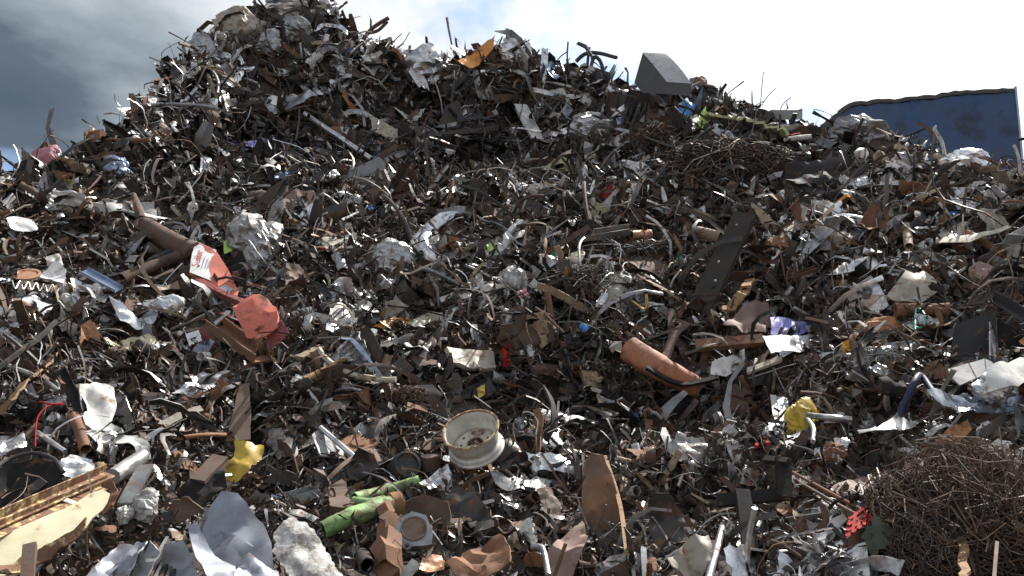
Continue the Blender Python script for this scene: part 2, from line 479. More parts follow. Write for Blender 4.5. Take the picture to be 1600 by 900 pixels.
G = np.array([(-900, -900, -.02), (900, -900, -.02), (900, 1500, -.02), (-900, 1500, -.02)], float)
link('ground', new_mesh('ground', G, np.array([[0, 1, 2, 3]])), 'soil', kind='structure', label='bare brown yard ground round the heap')

def P(px, py, lift=0.1):
    """The spot on the heap that the photograph shows there, lifted off the surface."""
    d = ray(px, py)
    h = bvh.ray_cast(EYE, d)
    th = math.atan2(d.x, d.y); er = float(ridge_e(th)); rr = float(rng_at(np.array([er]), np.array([th]))[0])
    if h[0] is None or math.hypot(h[0].x, h[0].y) > rr + .25:
        t = rr / math.hypot(d.x, d.y)
        return EYE + d * t, Vector((0, -.7, .7)), t
    return h[0] - d * lift, h[1] if h[1].z > 0 else -h[1], h[3] - lift

# ------------------------------------------------------------------ named pieces, each at its own spot on the heap
HERO = []        # (label phrase, px, py, r)
MASK = []        # outlines in view that loose pieces keep off
def hero(phrase, px, py, pad=None):
    HERO.append((phrase, px, py))
def plane_pts(out_px, n, lift, c=None, dist=None):
    out_px = np.array(out_px, float)
    cx, cy = c if c is not None else out_px.mean(0)
    p0, _, d0 = P(cx, cy, lift)
    if dist is not None: p0 = EYE + ray(cx, cy) * dist
    n = Vector(n).normalized()
    B = basis(n); Bi = B.transposed()
    loc2 = []
    for x, y in out_px:
        d = ray(x, y); den = d.dot(n)
        if abs(den) < .12: den = math.copysign(.12, den) if den else -.12
        t = (p0 - EYE).dot(n) / den
        q_ = Bi @ (EYE + d * t - p0)
        loc2.append((q_.x, q_.y))
    return p0, B, np.array(loc2), d0
def mxform(o, loc, B):
    M = B.to_4x4(); M.translation = loc
    o.matrix_world = M
    o.location, o.rotation_euler = loc, B.to_euler()
def tip(n, px, py):
    """Higher up, where the heap is steeper, sheets lie steeper too."""
    d = ray(px, py); return Matrix.Rotation(.8 * max(0, math.asin(d.z)), 3, 'X') @ Vector(n)
def sheet(name, cat, label, out_px, m, n=(0, -.72, .69), lift=.14, th=.006, cr=.03, detail=11, jag=.05, dome=0.0, folds=0, phrase=None, parent=None, dist=None, smooth=28, seed=None, mask=True, curl=0.0, group=None, cat_phrase=None, c=None):
    """A sheet whose outline in the photograph is out_px, lying in the plane with normal n on the heap."""
    rg = np.random.default_rng(seed if seed is not None else abs(int(sum(x * 7 + y for x, y in out_px))) % 99991)
    n = tip(n, *(c if c is not None else np.array(out_px, float).mean(0)))
    p0, B, L2, d0 = plane_pts(out_px, n, lift, dist=dist, c=c)
    size = math.sqrt(np.ptp(L2[:, 0]) * np.ptp(L2[:, 1])) + 1e-3
    V2, T = cdt(L2, size / detail, rg, jag * size / 6)
    h = crumple_h(V2, size, rg) * cr * size * 2.0
    h += crumple_h(V2, size * .30, rg, 2) * cr * size * .45
    if cr >= .025:
        cc = V2.mean(0); a_ = rg.uniform(0, math.tau); dd = (V2 - cc) @ np.array([math.cos(a_), math.sin(a_)]) / (size * .5)
        h += size * rg.choice([-1, 1]) * rg.uniform(.05, .13) * dd ** 2 + size * rg.uniform(.1, .35) * np.clip(dd - rg.uniform(.3, .6), 0, None)
    if dome:
        cc = L2.mean(0); rr = np.max(np.linalg.norm(L2 - cc, axis=1))
        h += dome * size * (1 - np.clip(np.linalg.norm(V2 - cc, axis=1) / rr, 0, 1) ** 2)
    if curl:
        h += curl * size * ((V2[:, 1] - V2[:, 1].mean()) / (np.ptp(V2[:, 1]) + 1e-6) * 2) ** 2
    V = np.column_stack([V2, h])
    for _ in range(folds): V = fold(V, rg, 15, 60)
    V, T = shell(V, T, th)
    me = new_mesh(name, V, T, smooth)
    o = link(name, me, m, None, None, label, cat, group)
    mxform(o, p0, B)
    if parent is not None: adopt(o, parent)
    if mask: MASK.append(np.array(out_px, float))
    if phrase: hero(phrase, *np.array(out_px, float).mean(0))
    return o
def lump(name, cat, label, out_px, m, lift=.2, crease=.26, phrase=None, group=None, n=18, dist=None, thick=.8, parent=None):
    """A crushed bundle: a closed, deeply creased body as wide and tall as the outline."""
    out_px = np.array(out_px, float); lo_, hi_ = out_px.min(0), out_px.max(0)
    cx, cy = (lo_ + hi_) / 2; p0, _, d = P(cx, cy, lift)
    rg = np.random.default_rng(abs(int(cx * 3 + cy)))
    k = n * 2; V, T = [], []
    for i in range(n + 1):
        ph = math.pi * i / n
        for j in range(k):
            th = math.tau * (j + .5 * (i % 2)) / k; V.append((math.sin(ph) * math.cos(th), math.sin(ph) * math.sin(th), math.cos(ph)))
    V = np.array(V); h = np.zeros(len(V)); tot = 0
    grain = rg.normal(0, 1, 3) * (1, .5, 1); grain /= np.linalg.norm(grain)
    for o in range(7):
        dr = rg.normal(0, 1, 3); dr -= .8 * (dr @ grain) * grain; dr /= np.linalg.norm(dr); f = 1.6 * 1.42 ** o; w = .8 ** o
        warp = .5 * np.sin(V @ rg.normal(0, 1.6, 3) + rg.uniform(0, 6))
        h += w * tri_wave(V @ dr * f * 1.6 + warp + rg.uniform(0, 6)); tot += w
    V = V * (1 + crease * 2.2 * h / tot + rg.normal(0, .02, len(V)))[:, None]
    for i in range(n):
        for j in range(k):
            a, b, c, e = i * k + j, i * k + (j + 1) % k, (i + 1) * k + (j + 1) % k, (i + 1) * k + j
            T += [(a, e, c), (a, c, b)]
    w, hh = (hi_ - lo_) * d / FPX * .5
    V = V * (w, (w + hh) * .5 * thick, hh)
    M_ = np.array(Matrix.Rotation(R(-18), 3, 'X'))
    o = link(name, new_mesh(name, V @ M_.T, np.array(T, dtype=np.int32), 24), m, None, p0, label, cat, group)
    if parent: adopt(o, parent)
    MASK.append(out_px)
    if phrase: hero(phrase, cx, cy)
    return o
def adopt(o, parent):
    """Parent o and keep it where it is."""
    M = o.matrix_world.copy() if o.parent is None else o.matrix_world
    Mo = Matrix.LocRotScale(o.location, o.rotation_euler, o.scale)
    Mp = Matrix.LocRotScale(parent.location, parent.rotation_euler, parent.scale)
    if parent.parent is not None:
        g = parent.parent; Mp = Matrix.LocRotScale(g.location, g.rotation_euler, g.scale) @ Mp
    L = Mp.inverted() @ Mo
    o.parent = parent
    o.location, o.rotation_euler = L.to_translation(), L.to_euler()
def thing(name, cat, label, px, py, lift=.1, B=None, phrase=None, group=None):
    p0, _, d = P(px, py, lift)
    o = bpy.data.objects.new(name, None); C.objects.link(o)
    o.location = p0
    if B is not None: o.rotation_euler = B.to_euler()
    tag(o, label, cat, group)
    if phrase: hero(phrase, px, py)
    return o, d
def world_path(pts, lift=.12, sub=8, wob=0.0, seed=0):
    """Pixels (x, y[, lift]) on the heap -> a smooth world path."""
    rg = np.random.default_rng(seed)
    K = [np.array(P(p[0], p[1], p[2] if len(p) > 2 else lift)[0]) for p in pts]
    if len(K) == 2 and sub:
        out = [K[0] + (K[1] - K[0]) * t for t in np.linspace(0, 1, 5)]
    else:
        out = []
        for i in range(len(K) - 1):
            a, b, c, d = K[max(i - 1, 0)], K[i], K[i + 1], K[min(i + 2, len(K) - 1)]
            for t in np.linspace(0, 1, sub, endpoint=False):
                out.append(.5 * ((2 * b) + (c - a) * t + (2 * a - 5 * b + 4 * c - d) * t * t + (3 * b - a - 3 * c + d) * t ** 3))
        out.append(K[-1])
    out = np.array(out)
    if wob: out[1:-1] += rg.normal(0, wob, out[1:-1].shape)
    return out
def bar(name, cat, label, pts, wpx, m, kind='rod', lift=.14, sub=8, wob=0.0, phrase=None, parent=None, taper=None, twist=0.0, group=None, hpx=None, mask=True, upv=None, sides=10, hollow=False):
    """A long piece along the pixels pts, wpx pixels wide: rod, pipe, flat, channel, angle, square, half (open gutter)."""
    path = world_path(pts, lift, sub, wob, abs(int(pts[0][0])))
    d = np.mean([P(p[0], p[1], lift)[2] for p in pts]); w = wpx * d / FPX
    h = (hpx if hpx else wpx * .25) * d / FPX
    c = path.mean(0); path = path - c
    sc = None
    if taper: sc = np.linspace(taper[0], taper[1], len(path))
    if upv is None: upv = (0, -.6, .8)
    if kind == 'rod': V, T = sweep(path, circ(w / 2, sides), True, 0, twist, sc, upv)
    elif kind == 'pipe': V, T = sweep(path, circ(w / 2, 16), True, w * .08, twist, sc, upv)
    elif kind == 'flat': V, T = sweep(path, [(-w / 2, -h / 2), (w / 2, -h / 2), (w / 2, h / 2), (-w / 2, h / 2)], True, 0, twist, sc, upv)
    elif kind == 'channel': V, T = sweep(path, [(-w / 2, h), (-w / 2, 0), (w / 2, 0), (w / 2, h)], False, max(.004, w * .06), twist, sc, upv)
    elif kind == 'angle': V, T = sweep(path, [(-w / 2, h), (-w / 2, 0), (w / 2, 0)], False, max(.004, w * .07), twist, sc, upv)
    elif kind == 'half': V, T = sweep(path, circ(w / 2, 12, R(-15), R(195), False), False, max(.004, w * .05), twist, sc, upv)
    rgj = np.random.default_rng(abs(int(pts[0][0] * 3 + pts[0][1])))
    if w > .02: V = V + rgj.normal(0, 1, V.shape) * min(.014 * w, .0035)
    me = new_mesh(name, V, T, 40)
    o = link(name, me, m, None, Vector(c), label, cat, group)
    if parent is not None: adopt(o, parent)
    if mask and wpx >= 7:
        a, b = np.array(pts[0][:2], float), np.array(pts[-1][:2], float)
        t = (b - a) / (np.linalg.norm(b - a) + 1e-6); nn = np.array([-t[1], t[0]]) * wpx * .5
        MASK.append(np.array([a + nn, b + nn, b - nn, a - nn]))
    if phrase: hero(phrase, (pts[0][0] + pts[-1][0]) / 2, (pts[0][1] + pts[-1][1]) / 2)
    return o

BR, MID, SH = (.45, -.55, .70), (.15, -.70, .70), (-.35, -.90, .22)     # turned to the sun, lying on the slope, turned away

# --- broad crumpled sheets that stand out
sheet('ragged_sheet', 'sheet', 'pale grey ragged sheet above the dark hollow left of the torn strip', [(268, 614), (300, 598), (345, 600), (374, 606), (360, 617), (312, 620)], 'silver', BR, .24, cr=.07, jag=.2, phrase='the pale ragged sheet')
sheet('ragged_sheet', 'sheet', 'dull grey flat sheet just above the pale ragged sheet', [(296, 592), (318, 582), (346, 588), (340, 602), (305, 604)], 'grey_metal', MID, .26, cr=.05)
lump('silver_wad', 'wad', 'twisted shiny silver wad left of the red tray foot', [(232, 462), (282, 462), (282, 494), (232, 494)], 'silver', lift=.2, crease=.34, phrase='the twisted silver wad')
sheet('curved_sheet', 'sheet', 'curved grey sheet edge below the twisted silver wad', [(168, 470), (190, 480), (218, 500), (232, 512), (215, 514), (188, 502)], 'silver', BR, .24, cr=.06)
lump('silver_wad', 'wad', 'bright hanging silver crumple right of the summit', [(640, 72), (690, 72), (700, 142), (660, 142)], 'foil', lift=.12, crease=.34, phrase='the bright hanging crumple')
lump('silver_wad', 'wad', 'grey crushed drum just below the summit', [(400, 52), (440, 52), (440, 92), (400, 92)], 'grey_metal', lift=.12, crease=.34)
lump('silver_wad', 'wad', 'pale crumpled cluster on the crest beyond the orange sheet', [(785, 62), (830, 62), (830, 100), (785, 100)], 'silver', lift=.06, crease=.34, phrase='the pale crest cluster')
sheet('long_sheet', 'sheet', 'long grey folded sheet high on the shaded left face', [(380, 160), (420, 148), (480, 146), (496, 156), (460, 168), (395, 182)], 'silver', MID, .28, cr=.08, jag=.2, phrase='the long grey folded sheet')
# --- truck wheel rim
B = basis((-.22, -.68, .70), 0.4)
t, d = thing('wheel_rim', 'wheel rim', 'bare cream steel truck wheel rim lying open side up, its edge rusted', 740, 686, .74, B, 'the cream wheel rim')
u = 44 * d / FPX
prof = [(u, .46 * u), (u * 1.02, .43 * u), (u * .96, .39 * u), (u * .93, .30 * u), (u * .905, .10 * u), (u * .89, -.08 * u), (u * .84, -.14 * u), (u * .84, -.22 * u), (u * .92, -.28 * u), (u * .95, -.38 * u), (u * 1.01, -.42 * u),
        (u * 1.0, -.48 * u), (u * .93, -.44 * u), (u * .88, -.32 * u), (u * .80, -.25 * u), (u * .80, -.12 * u), (u * .86, -.02 * u), (u * .875, .12 * u), (u * .90, .33 * u), (u * .93, .43 * u)]
link('barrel', new_mesh('barrel', *lathe(prof, 48), 35), 'rim_cream', t)
link('edge_bead', new_mesh('edge_bead', *lathe([(u * 1.0, .445 * u), (u * 1.03, .46 * u), (u * 1.025, .49 * u), (u * .97, .495 * u), (u * .93, .46 * u)], 48), 35), 'cream_rust', t)
link('centre_disc', new_mesh('centre_disc', *lathe([(u * .78, -.20 * u), (u * .60, -.10 * u), (u * .45, -.14 * u), (u * .30, -.18 * u), (u * .30, -.22 * u), (u * .45, -.18 * u), (u * .60, -.14 * u), (u * .78, -.24 * u)], 40), 35), 'beige', t)
for k in range(8):
    a = math.tau * k / 8
    link('stud_hole', new_mesh('stud_hole', *lathe([(u * .055, -.14 * u), (u * .055, -.155 * u), (u * .001, -.155 * u), (u * .001, -.14 * u)], 10)), 'rust_dark', t, Vector((math.cos(a) * u * .5, math.sin(a) * u * .5, .02 * u)))
MASK.append(np.array([(690, 650), (740, 630), (778, 640), (790, 690), (770, 715), (735, 722), (705, 700)], float))

# --- the red and white tray with its printed label
p0s = sheet('printed_tray', 'tray', 'red metal tray with torn white printed label at its upper end', [(305, 379), (336, 392), (356, 420), (373, 455), (370, 464), (338, 448), (296, 428), (300, 402)], 'faded_red', (.30, -.62, .72), .30, .012, .012, 9, .03, c=(334, 424), phrase='the red and white printed tray', smooth=30)
lab = sheet('printed_label', None, None, [(305, 378), (338, 393), (330, 405), (326, 421), (330, 441), (296, 428), (299, 403)], 'white_clean', (.30, -.62, .72), .30, .004, .006, 8, .04, mask=False, c=(334, 424), seed=5)
adopt(lab, p0s); lab.location.z += .016
bar('side_flange', None, None, [(297, 431, .28), (340, 456, .28), (385, 476, .26)], 9, 'dark_red', 'flat', hpx=9, parent=p0s, mask=False)
def lettering(text, px, py, hpx, m, parent, rollpx, lift):
    cu = bpy.data.curves.new('lettering', 'FONT'); cu.body = text; cu.align_x = 'CENTER'; cu.align_y = 'CENTER'; cu.extrude = .001
    o = bpy.data.objects.new('lettering', cu); C.objects.link(o); cu.materials.append(MATS[m])
    p0, B, L, d = plane_pts([(px, py), (px + rollpx[0], py + rollpx[1])], tip((.30, -.62, .72), 334, 424), .30, c=(334, 424))
    ctr = B @ Vector((L[0][0], L[0][1], lift)) + p0
    cu.size = hpx * d / FPX
    a = math.atan2(L[1][1] - L[0][1], L[1][0] - L[0][0])
    Bm = B @ Matrix.Rotation(a, 3, 'Z'); o.location = ctr; o.rotation_euler = Bm.to_euler()
    bpy.context.view_layer.update()
    me = bpy.data.meshes.new_from_object(o.evaluated_get(bpy.context.evaluated_depsgraph_get()))
    r_ = link('lettering', me, m, None, o.location); r_.rotation_euler = o.rotation_euler
    bpy.data.objects.remove(o); r_.name = 'lettering'
    adopt(r_, parent)
lettering('Senior', 309, 406, 15, 'ink_red', lab, (6, -18), .022)
for dx, w in ((8, 11), (13, 10), (17, 8)):
    lettering('-' * w, 309 + dx, 409 + dx * .35, 8, 'ink_grey', lab, (6, -18), .022)
# --- crushed red tank and what lies round it
sheet('crushed_tank', 'tank', 'bulging crushed red metal tank end beside the printed tray', [(364, 482), (380, 470), (397, 466), (418, 473), (433, 490), (437, 508), (434, 524), (414, 531), (386, 530), (375, 510)], 'faded_red', (.12, -.80, .58), .36, .02, .075, 6, .04, dome=.20, phrase='the crushed red tank', smooth=14, seed=8)
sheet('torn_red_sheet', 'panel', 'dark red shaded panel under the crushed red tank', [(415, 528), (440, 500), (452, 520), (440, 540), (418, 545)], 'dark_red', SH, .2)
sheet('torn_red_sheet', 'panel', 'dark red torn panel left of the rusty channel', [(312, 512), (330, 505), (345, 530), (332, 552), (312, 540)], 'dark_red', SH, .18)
sheet('red_scrap', 'sheet', 'small bright red torn scrap above the rusty channel end', [(342, 490), (356, 488), (366, 504), (350, 508)], 'faded_red', MID, .26)
bar('steel_channel', 'channel', 'rust brown steel channel sloping down from the red tank', [(335, 512, .3), (412, 566, .22)], 34, 'rust', 'channel', hpx=14, phrase='the rusty steel channel', upv=(.3, -.5, .8))
bar('steel_flat', 'flat bar', 'short shiny grey flat bar lying over the channel end', [(333, 509, .36), (358, 486, .36)], 7, 'grey_metal', 'flat')
t, d = thing('flange_disc', 'flange', 'round rusty grey flange disc tilted beside the red tank', 467, 512, .2, basis((-.55, -.55, .62)), 'the tilted flange disc')
u = 26 * d / FPX
link('disc', new_mesh('disc', *lathe([(u, 0), (u, .1 * u), (.75 * u, .12 * u), (.45 * u, .2 * u), (.2 * u, .2 * u), (.2 * u, 0)], 32), 35), 'grey_paint', t)
link('bore_ring', new_mesh('bore_ring', *lathe([(.5 * u, .12 * u), (.5 * u, .26 * u), (.3 * u, .26 * u), (.3 * u, .12 * u)], 24), 35), 'rust', t)
sheet('data_plate', 'plate', 'small square white plate with dark mark left of the channel', [(290, 522), (310, 516), (316, 532), (296, 541)], 'white_clean', (-.2, -.8, .5), .25, cr=.004, phrase='the small white plate')
bar('dark_mark', None, None, [(299, 530, .27), (306, 527, .27)], 3, 'black', 'flat', parent=[o for o in C.objects if o.name == 'data_plate'][0], mask=False)

# --- rusty machine arm, left
t, d = thing('machine_arm', 'machine part', 'large dark rusty machine arm with round hub and spike', 228, 356, .3, basis((.1, -.8, .55)), 'the rusty machine arm')
for nm, pts, w, kd, tp in (('spike', [(209, 304, .34), (222, 345, .34)], 15, 'rod', (.45, 1.1)), ('tapered_arm', [(228, 352, .34), (262, 375, .30), (300, 396, .26)], 31, 'rod', (.75, 1.15)),
                           ('side_rib', [(262, 362, .38), (302, 385, .32)], 12, 'flat', None)):
    bar(nm, None, None, pts, w, 'rust_dark', kd, taper=tp, parent=t, mask=True, sides=14)
u = 15 * d / FPX
hub = link('hub', new_mesh('hub', *lathe([(u * 1.05, -.6 * u), (u * 1.05, .6 * u), (.7 * u, .62 * u), (.62 * u, .45 * u), (.01 * u, .45 * u), (.01 * u, -.6 * u)], 30), 35), 'rust_dark', t)
bar('steel_pipe', 'pipe', 'dark rusty pipe running below the machine arm', [(190, 436, .2), (248, 412, .28), (298, 393, .3)], 17, 'rust_dark', 'pipe', phrase='the dark rusty pipe')
bar('steel_pipe', 'pipe', 'smooth black pipe end under the machine arm', [(240, 405, .26), (286, 385, .3)], 11, 'charcoal', 'pipe')
# --- steel plank
bar('steel_plank', 'beam', 'long black flat steel plank leaning up across the slope', [(1090, 486, .2), (1164, 334, 1.45)], 31, 'plank_steel', 'channel', hpx=-6, phrase='the black steel plank', upv=(-.35, -.9, .3))
pk = [o for o in C.objects if o.name == 'steel_plank'][0]
for k in range(5):
    f = .12 + .19 * k; bp = P(1090 + 74 * f + (k % 2) * 9 - 4, 486 - 152 * f, .2 + 1.25 * f + .05)[0]
    bo = link('bolt_head', new_mesh('bolt_head', *lathe([(.014, 0), (.014, .012), (.009, .016), (.001, .016), (.001, 0)], 8)), 'grey_metal', None, bp); bo.rotation_euler = basis((-.3, -.93, .1)).to_euler(); adopt(bo, pk)
# --- terracotta half pipe and the bars over it
bar('clay_pipe', 'pipe', 'wide terracotta orange pipe with flared end on the slope', [(985, 548, .42), (1040, 580, .36), (1090, 606, .24)], 39, 'terracotta', 'pipe', phrase='the orange pipe', sub=5, upv=(.2, -.65, .75), taper=(1.12, .8))
bar('steel_rail', 'rail', 'black steel rail lying along the orange pipe end', [(1010, 574, .46), (1062, 600, .46), (1122, 590, .4)], 8, 'black', 'flat', hpx=5)
bar('steel_bar', 'bar', 'rust brown flat bar between the brown and white sheets', [(1087, 540, .3), (1192, 531, .3)], 19, 'rust', 'flat', hpx=8, phrase='the rust brown flat bar', upv=(0, -.8, .6))
bar('steel_bar', 'bar', 'upright curved rusty bar beside the orange pipe', [(1040, 560, .3), (1055, 522, .34), (1075, 505, .3)], 13, 'rust_dark', 'flat')
bar('steel_bar', 'bar', 'dark upright bar stub above the orange pipe', [(1050, 540, .2), (1049, 488, .3)], 11, 'rust_dark', 'flat', hpx=6)
sheet('brown_sheet', 'sheet', 'soft mauve brown crumpled sheet above the flat bar', [(1128, 512), (1160, 482), (1195, 484), (1212, 505), (1195, 522), (1150, 526)], 'mauve_brown', MID, .26, cr=.09, smooth=50, phrase='the mauve brown sheet')
sheet('indigo_sheet', 'sheet', 'violet blue folded sheet beside the mauve brown sheet', [(1205, 493), (1240, 495), (1273, 508), (1256, 522), (1204, 524)], 'indigo', MID, .26, cr=.05, phrase='the violet blue sheet')
sheet('white_board', 'panel', 'clean flat white panel torn along its lower edge', [(1190, 526), (1284, 522), (1287, 543), (1262, 546), (1248, 552), (1228, 549), (1205, 552)], 'white_clean', BR, .30, cr=.01, jag=.06, phrase='the flat white panel')
sheet('white_sheet', 'sheet', 'crumpled white sheet with black print below the flat bar', [(1115, 562), (1160, 556), (1170, 570), (1140, 582), (1118, 575)], 'white', BR, .24)
bar('cardboard_strip', 'strip', 'pale tan strip lying below the white panel', [(1168, 580, .2), (1222, 560, .22)], 16, 'beige', 'flat')
sheet('amber_lens', 'lens', 'small amber lamp lens beside the grey mesh clump', [(1313, 538), (1325, 538), (1328, 556), (1316, 560)], 'amber', MID, .3, th=.03, dome=.15, phrase='the amber lens')
# --- right side: beige box, dark cabinet, grey lids, silver sheet
sheet('crushed_box', 'box', 'crushed beige grey metal box with a dented corner', [(1380, 468), (1408, 430), (1438, 428), (1455, 466), (1430, 482), (1392, 478)], 'beige', (.2, -.85, .5), .34, th=.015, cr=.05, dome=.25, detail=6, phrase='the crushed beige box')
t, d = thing('steel_cabinet', 'cabinet', 'broken dark grey steel cabinet with its side torn open', 1520, 530, .3, None, 'the dark grey cabinet')
sheet('front_panel', None, None, [(1492, 508), (1545, 488), (1556, 494), (1556, 566), (1480, 578)], 'charcoal', (-.25, -.93, .25), .4, .02, .004, 5, 0, parent=t, smooth=30)
sheet('side_panel', None, None, [(1545, 490), (1557, 496), (1560, 556), (1548, 570)], 'grey_paint', (.75, -.6, .25), .42, .01, .004, 5, 0, parent=t)
bar('top_rail', None, None, [(1546, 470, .5), (1572, 482, .45), (1615, 512, .4)], 14, 'charcoal', 'angle', hpx=12, parent=t)
sheet('inner_panel', None, None, [(1557, 500), (1610, 525), (1612, 560), (1560, 552)], 'black', SH, .2, .006, .02, 5, 0, parent=t)
sheet('plastic_cover', 'lid', 'pale grey plastic lid leaning on the dark cabinet', [(1480, 578), (1543, 560), (1552, 570), (1530, 590), (1500, 602), (1488, 592)], 'grey_paint', (.2, -.66, .72), .44, .012, .008, 7, 0, phrase='the pale grey lid', smooth=30)
sheet('white_tub', 'tub', 'dented white tub end right of the grey lid', [(1540, 577), (1596, 570), (1612, 590), (1585, 610), (1552, 600)], 'white', BR, .42, .012, .03, 7, 0, dome=.12, phrase='the white tub', smooth=40)
lump('foil_wad', 'foil', 'crumpled white and grey foil wad beside the white tub', [(1525, 592), (1552, 588), (1580, 612), (1560, 628), (1530, 620)], 'foil', lift=.36)
sheet('silver_sheet', 'sheet', 'long blue silver crumpled sheet lying across the slope', [(1440, 622), (1452, 613), (1505, 613), (1548, 630), (1590, 642), (1602, 660), (1560, 650), (1515, 645), (1470, 640), (1445, 634)], 'sheen_blue', (.3, -.65, .7), .34, .008, .045, 16, .1, smooth=20, seed=12, phrase='the blue silver sheet')
bar('blue_tube', 'tube', 'dark blue bent tube arching over the debris', [(1405, 650, .25), (1428, 598, .5), (1440, 588, .52), (1462, 620, .4)], 9, 'navy', 'rod', phrase='the dark blue bent tube', mask=False)
sheet('steel_flap', 'sheet', 'grey pointed sheet flap below the blue tube', [(1362, 678), (1400, 648), (1420, 660), (1455, 645), (1420, 672), (1385, 680)], 'silver', MID, .26, curl=.1)
sheet('rusty_flap', 'sheet', 'rust orange bent flap below the blue silver sheet', [(1462, 690), (1480, 670), (1512, 655), (1518, 672), (1490, 700)], 'rust_orange', (.1, -.75, .6), .3, cr=.07, phrase='the rust orange flap')
sheet('grey_slab', 'slab', 'flat grey slab lying near the wire bale top', [(1545, 715), (1600, 700), (1615, 715), (1575, 735)], 'grey_paint', BR, .36, .02, .01, 7, .1)
sheet('white_rag', 'sheet', 'pale rumpled sheet above the wire bale', [(1510, 700), (1550, 695), (1570, 708), (1545, 716), (1515, 712)], 'white', BR, .3, cr=.1)
# --- yellow pieces
sheet('yellow_sheet', 'sheet', 'torn bright yellow sheet hanging by the grey strips', [(352, 728), (366, 716), (368, 684), (380, 692), (412, 696), (408, 716), (380, 742), (354, 764)], 'yellow', (.2, -.8, .55), .28, cr=.07, jag=.2, smooth=35, phrase='the torn yellow sheet')
lump('yellow_bag', 'bag', 'crumpled yellow plastic bag behind grey strips', [(1232, 650), (1250, 632), (1275, 630), (1282, 648), (1272, 672), (1262, 692), (1238, 686)], 'yellow', lift=.28, phrase='the yellow plastic bag')
bar('bent_tube', 'tube', 'grey bent tube crossing the yellow bag', [(1256, 648, .4), (1290, 652, .4), (1330, 655, .36)], 9, 'grey_metal', 'rod')
bar('bent_tube', 'tube', 'curved grey tube hanging in front of the yellow bag', [(1262, 655, .42), (1271, 670, .42), (1270, 690, .38)], 7, 'silver', 'rod')
bar('flat_strip', 'slat', 'upright white slat left of the yellow bag', [(1208, 618, .34), (1217, 680, .26)], 9, 'white', 'flat')
bar('flat_strip', 'slat', 'wide grey slat next to the upright white slat', [(1222, 622, .3), (1228, 672, .24)], 15, 'grey_paint', 'flat')
sheet('yellow_scrap', 'scrap', 'small yellow torn scrap beside the black plastic', [(349, 376), (364, 372), (362, 392), (350, 396)], 'lime', MID, .28)
sheet('yellow_scrap', 'scrap', 'ochre yellow flat scrap among grey sheets', [(585, 508), (615, 495), (643, 492), (640, 505), (600, 512)], 'orange', BR, .22, cr=.05, phrase='the ochre scrap')
sheet('yellow_scrap', 'scrap', 'tiny yellow scrap above the wheel rim', [(745, 607), (757, 602), (758, 616), (748, 620)], 'yellow', MID, .22)
bar('yellow_strap', 'strap', 'bright yellow bent strap over dark wire', [(988, 470, .3), (1008, 482, .32), (1010, 460, .36)], 4, 'yellow', 'flat', phrase='the yellow strap')
# --- green pipes
bar('green_pipe', 'pipe', 'upper green painted pipe with rusty broken end', [(553, 778, .34), (600, 768, .36), (655, 753, .34)], 20, 'bottle_green', 'pipe', taper=(.75, 1.0), phrase='the upper green pipe')
bar('green_pipe', 'pipe', 'short green pipe between the two longer green pipes', [(552, 783, .3), (575, 786, .3), (600, 782, .3)], 17, 'bottle_green', 'pipe', taper=(.8, .9))
bar('green_pipe', 'pipe', 'lower green painted pipe, thick, streaked with rust', [(505, 828, .36), (555, 806, .38), (622, 787, .36)], 31, 'bottle_green', 'pipe', taper=(.78, 1.0), phrase='the lower green pipe')
bar('rusty_cap', None, None, [(612, 789, .385), (625, 785, .375)], 34, 'rust_orange', 'pipe', parent=[o for o in C.objects if o.name == 'green_pipe.002'][0], mask=False)
bar('wood_block', 'block', 'grey brown square block behind the green pipes', [(534, 804, .26), (530, 785, .32), (526, 764, .36)], 31, 'brown', 'flat', hpx=24, taper=(1, .82), wob=.004)
bar('rusty_post', 'post', 'short stout rusty post below the green pipes', [(602, 890, .34), (604, 840, .42), (607, 792, .46)], 32, 'rust', 'flat', hpx=24, taper=(1, .62), wob=.02, phrase='the stout rusty post')
t, d = thing('cast_housing', 'casting', 'grey cast metal housing with round bore and bolt lug', 647, 830, .42, basis((.05, -.85, .5), .3), 'the grey cast housing')
u = 27 * d / FPX
V, T = sweep(np.array([(0, 0, -.9 * u), (0, 0, -.3 * u), (0, 0, .3 * u)]), [(u * 1.05, .2 * u), (u * .7, u * .85), (-u * .2, u * 1.05), (-u * .85, u * .6), (-u * .95, -u * .5), (-u * .7, -u * 1.2), (-u * .3, -u * 1.15), (u * .5, -u * .95), (u * 1.0, -u * .55)], True, 0, 0, [.7, .95, 1.0], (0, 1, 0))
link('body', new_mesh('body', V, T, 40), 'grey_metal', t)
link('bore_plate', new_mesh('bore_plate', *lathe([(.74 * u, .3 * u), (.74 * u, .40 * u), (.66 * u, .40 * u), (.62 * u, .33 * u), (.01 * u, .33 * u), (.01 * u, .25 * u)], 32), 35), 'brown', t)
link('bolt_lug', new_mesh('bolt_lug', *lathe([(.24 * u, .2 * u), (.24 * u, .42 * u), (.13 * u, .42 * u), (.13 * u, .2 * u)], 16), 35), 'grey_metal', t, Vector((-.62 * u, -.92 * u, 0)))
MASK.append(np.array([(618, 800), (650, 798), (676, 820), (670, 850), (625, 858)], float))
bar('pipe_stub', 'pipe', 'open dark pipe stub facing the viewer at the foot', [(574, 884, .5), (566, 868, .2)], 22, 'charcoal', 'pipe', phrase='the open pipe stub')
